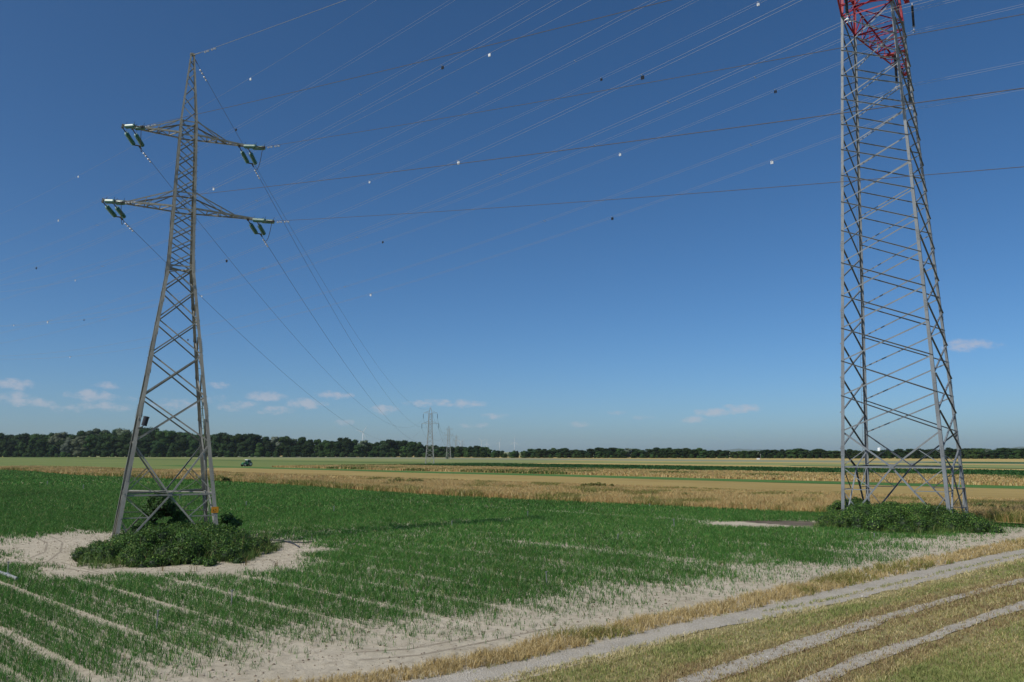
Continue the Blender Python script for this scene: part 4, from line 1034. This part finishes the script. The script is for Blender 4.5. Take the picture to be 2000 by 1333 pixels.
def crossarm_r(sgn, zb, zt, length, inner):
    A, B = ('NL', 'NR') if sgn < 0 else ('BL', 'BR'); T = TR
    def P(y, x, z): return T.loc(x, sgn * y, z)
    hb, ht = T.hw(zb), T.hw(zt); n = 7; arm_mb = MB()
    for s, k in ((-1, A), (1, B)): arm_mb.angle(P(hb, s * hb, zb), P(length, s * .16, zb), .15, T.ex * -s, Vector((0, 0, 1)))
    arm = arm_mb.build('crossarm', RED, rr)
    mb = MB()
    for s in (-1, 1): mb.angle(P(ht, s * ht, zt), P(length - .3, s * .16, zb + .35), .12, T.ex * -s, Vector((0, 0, -1)))
    mb.build('upper_chord', RED, arm)
    mb = MB()
    ys = [hb + (length - hb) * i / n for i in range(n + 1)]
    wx = lambda y: hb + (.16 - hb) * (y - hb) / (length - hb); uz = lambda y: zt + (zb + .35 - zt) * max(0, (y - ht)) / (length - .3 - ht); ux = lambda y: ht + (.16 - ht) * max(0, (y - ht)) / (length - .3 - ht)
    for i in range(n):
        a, b = ys[i], ys[i + 1]
        mb.angle(P(a, -wx(a), zb + .02), P(b, wx(b), zb + .02), .075, Vector((0, 0, 1)), T.ex); mb.angle(P(a, wx(a), zb + .1), P(b, -wx(b), zb + .1), .075, Vector((0, 0, 1)), T.ex)
        mb.angle(P(b, -wx(b), zb + .18), P(b, wx(b), zb + .18), .07, Vector((0, 0, 1)), T.ex)
        for s in (-1, 1):
            b2 = min(b, length - .4)
            mb.angle(P(a, s * wx(a), zb + .05), P(b2, s * ux(b2), uz(b2)), .075, T.ex * -s, Vector((0, 0, 1)))
            mb.angle(P(b2, s * wx(b2), zb + .05), P(b2, s * ux(b2), uz(b2)), .065, T.ex * -s, T.ey)
        mb.angle(P(b - .05, -ux(min(b, length - .4)), uz(min(b, length - .4)) - .05), P(b - .05, ux(min(b, length - .4)), uz(min(b, length - .4)) - .05), .06, Vector((0, 0, -1)), T.ey)
    mb.build('arm_bracing', RED, arm)
    rot = Matrix((T.ex, T.ey, Vector((0, 0, 1)))).transposed()
    for y in (inner, length - .25): mb = MB(); mb.box(P(y, 0, zb - .03), 2 * wx(y) + .1, .3, .14, rot); mb.build('hanger_plate', RED, arm)
for sgn in (-1, 1):
    crossarm_r(sgn, 42.3, 45.2, 13.0, 7.5); crossarm_r(sgn, 51.5, 54.6, 16.2, 10.5); crossarm_r(sgn, 61.8, 64.2, 13.0, 7.6)

# twin-conductor lines of the grey pylon: offset along the crossarm, height at the pylon, markers (kind, distance)
LAZ = .88884; LA = Vector((math.cos(LAZ), math.sin(LAZ), 0)); LD = Vector((-math.sin(LAZ), math.cos(LAZ), 0))
B0, C0 = -.1443, 4.851e-4
BUN = [(-10.51, 59.21, [('w', 140.6), ('k', 81.5)], 'uppermost of all, highest at the left edge'), (-6.15, 57.9, [('s', 134.3), ('s', 60)], 'second from the top at the left edge'),
       (-14.5, 48.96, [('k', 37.2), ('k', 138.0), ('w', 79.6)], 'third from the top at the left edge'), (-10.83, 46.81, [('s', 35.7), ('s', 75.0), ('s', 120)], 'crossing just above the upper right green insulator'),
       (8.16, 58.2, [('s', 36.4), ('s', 80.8)], 'leaving the top edge at two thirds of the picture width'), (13.96, 58.12, [('w', 15.2), ('k', 36.3), ('w', 81.4), ('w', 192.6)], 'with the bright white marker at the top edge'),
       (-12.96, 39.04, [('k', 15.2), ('w', 36.3), ('k', 78.1), ('w', 135.2)], 'meeting the top edge just left of the red crossarm'), (-7.7, 38.72, [('s', 15.6), ('s', 35.2), ('s', 77.6), ('s', 125)], 'from the near inner insulator of the red crossarm'),
       (10.25, 47.43, [('s', 14.5), ('s', 35.0), ('s', 79.7), ('w', 219.9)], 'with four plain spacers, far inner of the middle crossarm'), (16.42, 48.3, [('k', 14.6), ('w', 35.2), ('k', 80.6), ('w', 136.2), ('k', 191.8)], 'far outer position of the middle red crossarm'),
       (7.24, 38.75, [('s', 14.1), ('s', 40.6), ('s', 78.5)], 'second lowest, from the far inner rod insulator'), (12.14, 38.37, [('w', 13.8), ('k', 33.9), ('w', 78.3), ('k', 132.9), ('w', 187.6)], 'lowest of all, from the tip of the far red crossarm')]
def bundle_pt(off, z0, s, d=0):
    if s >= 0: z = z0 + B0 * s + C0 * s * s
    else: z = z0 + .075 * s + C0 * s * s
    return Vector((PR.x, PR.y, z)) + LA * (off + d) + LD * s
SS = list(np.linspace(-150, -20, 14)) + list(np.linspace(-18, 60, 27)) + list(np.linspace(66, 430, 46))
def marker(mb, p, d, u):
    """bird-warning flap: a stack of small plates hung on the wire"""
    d = d.normalized()
    for i in (-1, 1):
        mb.tube([p + d * .085 * i - Vector((0, 0, .06)), p + d * .085 * i + u * .02 - Vector((0, 0, .34))], [.075, .075], 8)
    mb.tube([p, p - Vector((0, 0, .10))], .02, 5)
for off, z0, mk, lab in BUN:
    root = thing('power_line', bundle_pt(off, z0, 0), f'pale twin-conductor line, {lab}', 'power line', 'twin conductors of the grey pylon')
    for d in (-.23, .23):
        mb = MB(); mb.tube([bundle_pt(off, z0, s, d) for s in SS], .0095, 5); mb.build('conductor', M['twin_alu'], root)
    for kind, s in mk:
        mb = MB(); mb.tube([bundle_pt(off, z0, s, -.23), bundle_pt(off, z0, s, .23)], .028, 6); mb.build('spacer', M['silver'], root)
        if kind != 's':
            mb = MB(); marker(mb, bundle_pt(off, z0, s), LD, LA); mb.build('bird_marker', M['white'] if kind == 'w' else M['blackplate'], root)
for off, z0, mk, lab in ((-7.11, 52.43, [37.3], 'over the middle of the field'), (-11.28, 63.22, [77.2, 131.3], 'passing above the olive pylon')):
    root = thing('earth_wire', Vector((PR.x, PR.y, z0)) + LA * off, f'very thin overhead earth wire of the grey pylon, {lab}', 'earth wire')
    f = lambda s: Vector((PR.x, PR.y, z0 + (-.1155 * s if s > 0 else .06 * s) + 3.88e-4 * s * s)) + LA * off + LD * s
    mb = MB(); mb.tube([f(s) for s in SS], .011, 5); mb.build('wire', M['alu'], root)
    for s in mk: mb = MB(); marker(mb, f(s), LD, LA); mb.build('bird_marker', M['white'], root)
ILAB = {(-12.96): 'near outer', (-7.7): 'near inner', 7.24: 'far inner', 12.14: 'far outer', -14.5: 'near outer', -10.83: 'near inner', 10.25: 'far inner', 16.42: 'far outer', -10.51: 'near outer', -6.15: 'near inner', 8.16: 'far inner', 13.96: 'far outer'}
for off, z0, mk, lab in BUN:
    za = 42.3 if z0 < 42 else (51.5 if z0 < 52 else 61.8); lv = {42.3: 'lowest', 51.5: 'middle', 61.8: 'top'}[za]
    bot = bundle_pt(off, z0, 0); top = Vector((bot.x, bot.y, za - .08)); n = top.z - bot.z
    t = thing('suspension_insulator', top, f'long dark rod insulator hanging at the {ILAB[off]} position of the {lv} red crossarm', 'insulator', 'rod insulators on the grey pylon')
    mb = MB(); prof = []; k = 22; a0 = .25; L_ = n - .75
    for i in range(k): q = a0 + L_ * i / k; prof += [(q, .055), (q + L_ / k * .3, .125), (q + L_ / k * .55, .125), (q + L_ / k * .8, .055)]
    mb.lathe(top, Vector((0, 0, -1)), prof, 10); mb.build('rod', M['polymer'], t)
    mb = MB(); mb.tube([top, top - Vector((0, 0, .25))], .04, 6); mb.build('hanger', M['silver'], t)
    mb = MB(); c = bot + Vector((0, 0, .48)); mb.tube([c + Vector((.16 * math.cos(a), .16 * math.sin(a), .02)) for a in np.linspace(0, 2 * math.pi, 13)], .018, 5, False); mb.build('corona_ring', M['silver'], t)
    mb = MB(); mb.tube([c, bot + Vector((0, 0, .1))], .03, 6); mb.tube([bot - LA * .26 + Vector((0, 0, .08)), bot + LA * .26 + Vector((0, 0, .08))], .035, 6)
    for d in (-.23, .23): mb.tube([bot + LA * d - LD * .16, bot + LA * d + Vector((0, 0, .05)), bot + LA * d + LD * .16], .03, 5)
    mb.build('yoke', M['silver'], t)

# ---- the distant pylons of the same single-conductor line
def far_pylon(label):
    root = thing('distant_pylon', (0, 0, 0), label, 'pylon', 'pylons of the line running to the horizon')
    hw = lambda z: 1.98 - .068 * z if z <= 14.7 else (.98 - .026 * (z - 14.7) if z < 22.5 else .78 - .2 * (z - 22.5))
    T = Lattice(root, (0, 0, 0), 0, hw, M['far_steel'])
    for k in CN: T.leg(k, [-.2, 14.7, 22.5, 25.6], [.16, .13, .10])
    Z = [0, 3.0, 5.2, 7.3, 9.3, 11.2, 13.0, 14.7, 15.9, 17.1, 18.3, 19.5, 20.7, 21.7, 22.7]
    for A, B in FACES:
        for a, b in zip(Z, Z[1:]): T.xpanel(A, B, a, b, .085, .02)
        for z in (3.0, 14.7, 18.2, 22.7): T.horiz(A, B, z, .1, .06)
    for z, L_, up in ((22.9, 3.25, 1.1), (18.2, 3.9, 1.0)):
        for s in (-1, 1):
            mb = MB()
            for y in (-1, 1):
                mb.angle((s * hw(z), y * hw(z), z), (s * L_, y * .08, z), .1, Vector((0, -y, 0)), Vector((0, 0, 1))); mb.angle((s * hw(z + up), y * hw(z + up), z + up), (s * (L_ - .1), y * .08, z + .08), .08, Vector((0, -y, 0)), Vector((0, 0, -1)))
            for q in (.35, .7): x = s * (hw(z) + (L_ - hw(z)) * q); mb.angle((x, -.3, z), (x, .3, z + up * (1 - q)), .06, Vector((0, 0, 1)), Vector((1, 0, 0)))
            mb.build('crossarm', M['far_steel'], root)
    return root
def far_insulator(p, label):
    t = thing('suspension_insulator', p, label, 'insulator', 'insulators of the distant pylons'); mb = MB(); prof = []
    for i in range(10): q = .2 + i * .2; prof += [(q, .05), (q + .07, .13), (q + .12, .13), (q + .19, .05)]
    mb.lathe(p, Vector((0, 0, -1)), [(0, .04)] + prof + [(2.3, .04)], 8); mb.build('disc_stack', M['polymer'], t); return t
fp = far_pylon('nearest of the distant grey lattice pylons standing in the fields, centre of the picture')
fp.location = FARP
FD = (FARP - PL).normalized(); 
for k in ('UL', 'UR', 'LL', 'LR'):
    far_insulator(FARP + Vector((FAR_X[k], 0, FAR_Z[k] + 2.35)), f"hanging insulator on the {NMS[k]} of the nearest distant pylon")
DP = [FARP]
for (px, d, lab) in ((876, 622, 'second distant pylon, standing over a dark round bush'), (891, 930, 'third distant pylon, faint against the wood'), (903, 1330, 'farthest distant pylon, only its arms above the wood')):
    q = at_depth(px, 883, d); q.z = 0; dup(fp, q, 0, lab); DP.append(q)
for i in range(3):
    for k in ('UL', 'UR', 'LL', 'LR', 'E'):
        A = DP[i] + Vector((FAR_X[k], 0, FAR_Z[k])); B = DP[i + 1] + Vector((FAR_X[k], 0, FAR_Z[k]))
        o = MB(); o.tube([A.lerp(B, t) - Vector((0, 0, 4 * 8 * t * (1 - t))) for t in np.linspace(0, 1, 24)], .03, 4)
        ob = o.build('power_line' if k != 'E' else 'earth_wire', M['old_alu'])
        tag(ob, f"faint wire from the {NMS.get(k, 'peak')} of the {['nearest', 'second', 'third'][i]} distant pylon", 'power line', 'wires between the distant pylons')
shrub('field_bush', 876.5, 902.0 - 5.2, 8.5, 4.6, 'dark round bush at the foot of the second distant pylon', 61, [lin(48, 70, 40), lin(60, 84, 46)], 1500, 'bush', 16, .4)
shrub('field_bush', 892, 891.6, 10, 3.4, 'low dark bush at the foot of the third distant pylon', 62, [lin(48, 70, 40), lin(60, 84, 46)], 900, 'bush', 12, .5)

# ---- wind turbines beyond the wood
def turbine(px, py, d, blade_px, angs, yaw, label):
    hub = at_depth(px, py, d); H = hub.z; L_ = blade_px / F * d
    root = thing('wind_turbine', (hub.x, hub.y, 0), label, 'wind turbine', 'white wind turbines beyond the wood')
    m = M['turbine']; b = Vector((hub.x, hub.y, 0))
    mb = MB(); mb.tube([b, b + Vector((0, 0, H * .5)), b + Vector((0, 0, H - 1.5))], [2.6, 2.1, 1.5], 14); mb.build('tower', m, root, True)
    fw = Vector((math.sin(yaw), -math.cos(yaw), 0)); sd = Vector((math.cos(yaw), math.sin(yaw), 0))
    mb = MB(); mb.tube([hub - fw * 6, hub - fw * 5, hub + fw * 2.4], [1.4, 2.0, 1.9], 10); mb.build('nacelle', m, root, True)
    hc = hub + fw * 4; mb = MB(); mb.tube([hc - fw * 1.6, hc, hc + fw * 1.4, hc + fw * 2.2], [1.5, 1.7, 1.1, .2], 10); mb.build('hub', m, root, True)
    for a in angs:
        a = math.radians(a); u = sd * math.sin(a) + Vector((0, 0, 1)) * math.cos(a); v = u.cross(fw)
        mb = MB(); vs = []; st = [(0, .9, .9), (.06, 1.0, .8), (.18, 2.0, .5), (.5, 1.35, .28), (.85, .75, .14), (1, .15, .06)]
        for t, c, th in st:
            q = hc + u * (L_ * t); vs += [q + v * c * 1.2, q + fw * th, q - v * c * .6, q - fw * th]
        fs = [(0, 1, 2, 3)] + [(i * 4 + j, i * 4 + (j + 1) % 4, i * 4 + 4 + (j + 1) % 4, i * 4 + 4 + j) for i in range(len(st) - 1) for j in range(4)] + [tuple(len(vs) - 4 + j for j in range(4))]
        mb.add(vs, fs); mb.build('blade', m, root)
M['turbine'] = simple('turbine_white', (.62, .63, .64), .45, .03)
turbine(708.6, 844.7, 4700, 15, (32, -72, 152), .15, 'lone white wind turbine over the wood near the falling conductors')
turbine(899.2, 864, 6400, 11.5, (50, -56, 177), -.1, 'white wind turbine among the small pylons, blades raised in a V')
turbine(940.3, 862.7, 6200, 11.5, (-34, 63, 180), .1, 'white wind turbine leftmost in the group of four, blades raised')
turbine(951, 866.8, 6900, 9, (0, -122, 122), 0, 'smaller white wind turbine close beside the leftmost of four')
turbine(975.5, 865, 6500, 10, (-108, 14, 165), .4, 'white wind turbine turned sideways, second from right')
turbine(1005, 864, 6300, 11.5, (2, -122, 124), 0, 'rightmost white wind turbine, like an upright three-pointed star')

# ---- tractor in the field
def tractor():
    p = on_ground(482, 911.4); root = thing('tractor', p, 'small dark green tractor with pale cab roof driving in the far field', 'tractor')
    gm = simple('green_paint', (.05, .2, .09), .35, .15); dk = M['polymer']; ang = math.radians(58)
    X = Vector((-math.cos(ang), -math.sin(ang), 0)); Y = Vector((math.sin(ang), -math.cos(ang), 0)); Z = Vector((0, 0, 1))   # X forward (left), Y to the viewer
    rot = Matrix((X, Y, Z)).transposed(); q = lambda x, y, z: p + X * x + Y * y + Z * z
    mb = MB(); mb.prism(q(.35, -.42, 0), q(.35, .42, 0), [(0, .75), (1.75, .75), (1.8, 1.25), (1.55, 1.5), (0, 1.6)], X, Z); mb.box(q(-.5, 0, .85), 1.8, .7, .5, rot); mb.build('bonnet', gm, root)
    mb = MB()
    for x in (-1.25, .3):
        for y in (-.68, .68): mb.tube([q(x, y, 1.0), q(x * .93 - .02, y * .95, 2.42)], .05, 5)
    mb.box(q(-.48, 0, 1.15), 1.6, 1.36, .5, rot); cab = mb.build('cab', gm, root)
    mb = MB(); mb.box(q(-.5, 0, 1.9), 1.44, 1.26, .98, rot); mb.build('window', simple('cab_glass', (.02, .04, .045), .08), cab)
    mb = MB(); mb.box(q(-.5, 0, 2.48), 1.8, 1.6, .22, rot); mb.build('cab_roof', simple('pale_roof', (.85, .87, .8), .5), cab)
    for x, y, r, w in ((-.95, .86, .86, .5), (-.95, -.86, .86, .5), (1.55, .8, .62, .4), (1.55, -.8, .62, .4)):
        wl = MB(); c = q(x, y, r); wl.lathe(c - Y * w / 2, Y, [(0, r * .6), (.02, r * .95), (w * .3, r), (w * .7, r), (w - .02, r * .95), (w, r * .6)], 20); tyre = wl.build('wheel', dk, root)
        s = 1 if y > 0 else -1; rm = MB(); rm.lathe(c + Y * (s * w * .42), Y * s, [(0, r * .55), (.05, r * .58), (.06, .1), (.09, .08)], 16); rm.build('rim', simple('rim_silver', (.62, .6, .52), .5), tyre)
    for y in (.8, -.8):
        mb = MB(); mb.tube([q(-.95 + .98 * math.cos(a), y, .86 + .98 * math.sin(a)) for a in np.linspace(.2, 2.9, 9)], .07, 5); mb.build('mudguard', gm, root)
    mb = MB(); mb.tube([q(1.0, .3, 1.5), q(1.0, .3, 2.2)], .05, 6); mb.build('exhaust', dk, root)
tractor()

# ---- small things far away
def hut():
    p = on_ground(1338, 894.9); root = thing('red_roofed_hut', p, 'tiny white hut with a red roof at the edge of the right-hand wood', 'hut')
    mb = MB(); mb.box(p + Vector((0, 0, 1.2)), 4.2, 3.2, 2.4); mb.build('wall', simple('hut_wall', (.6, .58, .54), .8), root)
    mb = MB(); mb.prism(p + Vector((-2.4, 0, 2.35)), p + Vector((2.4, 0, 2.35)), [(-2.1, 0), (2.1, 0), (0, 1.9)], Vector((0, 1, 0)), Vector((0, 0, 1))); mb.build('roof', simple('hut_roof', (.26, .10, .08), .8), root)
    mb = MB(); mb.box(p + Vector((.8, -1.62, .95)), .9, .06, 1.9); mb.build('door', simple('hut_door', (.06, .045, .04), .7), root)
    q = on_ground(1331.5, 894.9); r2 = thing('garden_shed', q, 'low white flat-topped shed beside the red-roofed hut', 'shed')
    mb = MB(); mb.box(q + Vector((0, 0, .85)), 1.6, 1.6, 1.7); mb.build('wall', M['white'], r2); mb = MB(); mb.box(q + Vector((0, 0, 1.77)), 1.9, 1.9, .12); mb.build('roof', M['far_steel'], r2)
    for px, h, lab in ((1338.5, 6.5, 'bare pale tree trunk behind the red-roofed hut'), (1325, 5.5, 'thin bare trunk left of the red-roofed hut')):
        b = on_ground(px, 894.6); t = thing('bare_tree', b, lab, 'tree'); mb = MB(); mb.tube([b, b + Vector((.1, 0, h))], [.22, .07], 6)
        for a in (.4, 2.2, 4.0, 5.4): mb.tube([b + Vector((.05, 0, h * .6)), b + Vector((math.cos(a) * .9, math.sin(a) * .9, h * .95))], [.07, .03], 5)
        mb.build('trunk', simple('dead_wood', (.34, .31, .27), .8), t)
    q = on_ground(1481, 897.8); t = thing('field_cabin', q, 'small flat white cabin standing far out in the fields', 'cabin')
    mb = MB(); mb.box(q + Vector((0, 0, .45)), 1.9, 1.2, .9); mb.build('wall', M['white'], t); mb = MB(); mb.box(q + Vector((0, 0, .95)), 2.1, 1.4, .08); mb.build('roof', M['far_steel'], t)
    q = on_ground(1485.5, 897.6); t = thing('mast', q, 'thin pole beside the small white cabin in the fields', 'pole'); mb = MB(); mb.tube([q, q + Vector((0, 0, 4))], .12, 6); mb.build('pole', M['far_steel'], t); mb = MB(); mb.box(q + Vector((0, 0, 3.6)), .9, .15, .2); mb.build('crosspiece', M['far_steel'], t)
    q = at_depth(1717.5, 883, 1500); q.z = 0; t = thing('white_silo', q, 'white tank top showing above the wood behind the tall grey pylon', 'silo')
    mb = MB(); mb.tube([q, q + Vector((0, 0, 12.5))], 3.0, 16); mb.build('tank', M['white'], t); mb = MB(); mb.lathe(q + Vector((0, 0, 12.5)), Vector((0, 0, 1)), [(0, 3.1), (.6, 2.2), (1.0, .6)], 16); mb.build('dome', M['white'], t)
    q = on_ground(12, 893.3); t = thing('straw_heap', q, 'small pale straw heap at the far left edge of the wood', 'straw heap'); mb = MB()
    vs = []; K = 14
    for j, (r, h) in enumerate(((4.2, 0), (3.4, 1.4), (1.6, 2.4), (.2, 2.7))):
        vs += [q + Vector((r * math.cos(2 * math.pi * i / K) * R_.uniform(.85, 1.15), r * .7 * math.sin(2 * math.pi * i / K), h * R_.uniform(.85, 1.1))) for i in range(K)]
    mb.add(vs, [(j * K + i, j * K + (i + 1) % K, j * K + K + (i + 1) % K, j * K + K + i) for j in range(3) for i in range(K)]); mb.build('heap', FM['yellow'], t)
hut()
for pts, lab in (([(528, 1064), (560, 1060), (590, 1062), (612, 1060)], 'short dark hose lying on the sand right of the bramble mound'), ([(520, 1056), (552, 1058), (574, 1064), (585, 1071)], 'curled dark hose end lying closest to the bramble mound')):
    P = [on_ground(*p) + Vector((0, 0, .05)) for p in pts]; t = thing('hose', P[0], lab, 'hose'); mb = MB(); mb.tube(P, .035, 6); mb.build('tube', M['polymer'], t)

# ---- sprinkler risers and the irrigation pipe
SPR = [(14, 1131, 1100, 'standing on the pale irrigation pipe at the left edge'), (305, 1235, 1196, 'in the dark crop rows below the bramble mound'), (452, 1186, 1156, 'between the pale furrows right of the bramble mound'),
       (1068, 1143, 1119, 'in the middle of the green field'), (883, 1032, 1019, 'beside the shadow streak in the field'), (652, 1003, 990, 'far back in the crop right of the olive pylon'), (1031, 1012, 1000, 'just beyond the tip of the shadow streak'),
       (1207, 1059, 1045, 'in the crop right of centre'), (1317, 1032, 1016, 'in the crop near the dark soil patch'), (1708, 1053, 1043, 'in front of the ivy mound'), (1269, 993, 985, 'at the far edge of the crop by the dry grass'),
       (162, 958, 948, 'far back left of the olive pylon'), (351, 978, 969, 'between the legs of the olive pylon'), (481, 992, 981, 'far back just right of the olive pylon'), (92, 949, 941, 'farthest back at the left')]
for px, py, top, lab in SPR:
    p = on_ground(px, py); h = (py - top) / F * p.y; t = thing('sprinkler_riser', p, f'thin grey sprinkler riser {lab}', 'sprinkler', 'sprinkler risers in the crop')
    lean = Vector((R_.uniform(-.05, .05), R_.uniform(-.05, .05), 0)); th = .012 + .0003 * p.y
    mb = MB(); mb.tube([p, p + lean * h + Vector((0, 0, h - .05))], th, 6); mb.build('riser', M['dull_zinc'] if 'dull_zinc' in M else M.setdefault('dull_zinc', simple('dull_zinc', (.22, .225, .22), .5, .15, 9, .2)), t)
    c = p + lean * h + Vector((0, 0, h)); mb = MB(); mb.tube([c - Vector((0, 0, .05)), c + Vector((0, 0, .02))], th * 1.3, 6); mb.tube([c, c + Vector((.07, .02, .035))], th * .6, 5); mb.tube([c, c + Vector((-.05, -.02, .0))], th * .6, 5); mb.build('nozzle', M['dull_zinc'], t)
M['pipe'] = simple('weathered_pipe', (.30, .30, .29), .6, .2, 6)
a = on_ground(14, 1131); t = thing('irrigation_pipe', a, 'pale metal irrigation pipe lying on the crop at the left edge', 'pipe')
mb = MB(); mb.tube([a + EU * 9 + Vector((0, 0, .16)), a + Vector((0, 0, .16)), a - EU * 1.35 + Vector((0, 0, .14))], .075, 10); mb.build('tube', M['pipe'], t)
mb = MB(); mb.tube([a + EU * .12 + Vector((0, 0, .16)), a - EU * .12 + Vector((0, 0, .16))], .10, 10); mb.build('coupling', M['silver'], t)

# ---- far hills and the air
def hill_range(name, px0, px1, d, peaks, label):
    mb = MB(); vs = []; n = 60; rows = 5
    for j in range(rows):
        for i in range(n + 1):
            px = px0 + (px1 - px0) * i / n; dd = d + j * d * .06; p = at_depth(px, 883, dd); t = i / n
            top = sum(h * math.exp(-((t - c) / w) ** 2) for c, w, h in peaks) * (1 + .12 * math.sin(t * 31) + .06 * math.sin(t * 77))
            vs.append(Vector((p.x, p.y, top / F * d * math.sin(math.pi * j / (rows - 1)) - .0)))
    mb.add(vs, [(j * (n + 1) + i, j * (n + 1) + i + 1, (j + 1) * (n + 1) + i + 1, (j + 1) * (n + 1) + i) for j in range(rows - 1) for i in range(n)])
    o = mb.build(name, M['hill'], None, True); o['kind'] = 'structure'
M['hill'] = simple('wooded_hill', (.06, .085, .05), .9, .2, .004)
hill_range('hills', 1880, 2300, 11000, [(.35, .22, 11), (.8, .3, 20)], '')
hill_range('hills', 1380, 1620, 13000, [(.25, .2, 6), (.6, .25, 4.5)], '')
def haze():
    mb = MB(); mb.box((0, 7800, 94), 24000, 17000, 191); o = mb.build('haze', None) if False else link('haze', mb.mesh('haze', M['haze'])); o['kind'] = 'stuff'; o['label'] = 'thin blue summer haze over the plain'; o['category'] = 'haze'
hm = bpy.data.materials.new('haze'); hm.use_nodes = True; nt = hm.node_tree; nt.nodes.clear()
out = nt.nodes.new('ShaderNodeOutputMaterial'); pv = nt.nodes.new('ShaderNodeVolumePrincipled'); pv.inputs['Density'].default_value = HAZE = 4e-5; pv.inputs['Color'].default_value = (.78, .89, 1.0, 1)
pv.inputs['Anisotropy'].default_value = .2; nt.links.new(pv.outputs[0], out.inputs['Volume']); M['haze'] = hm
haze()
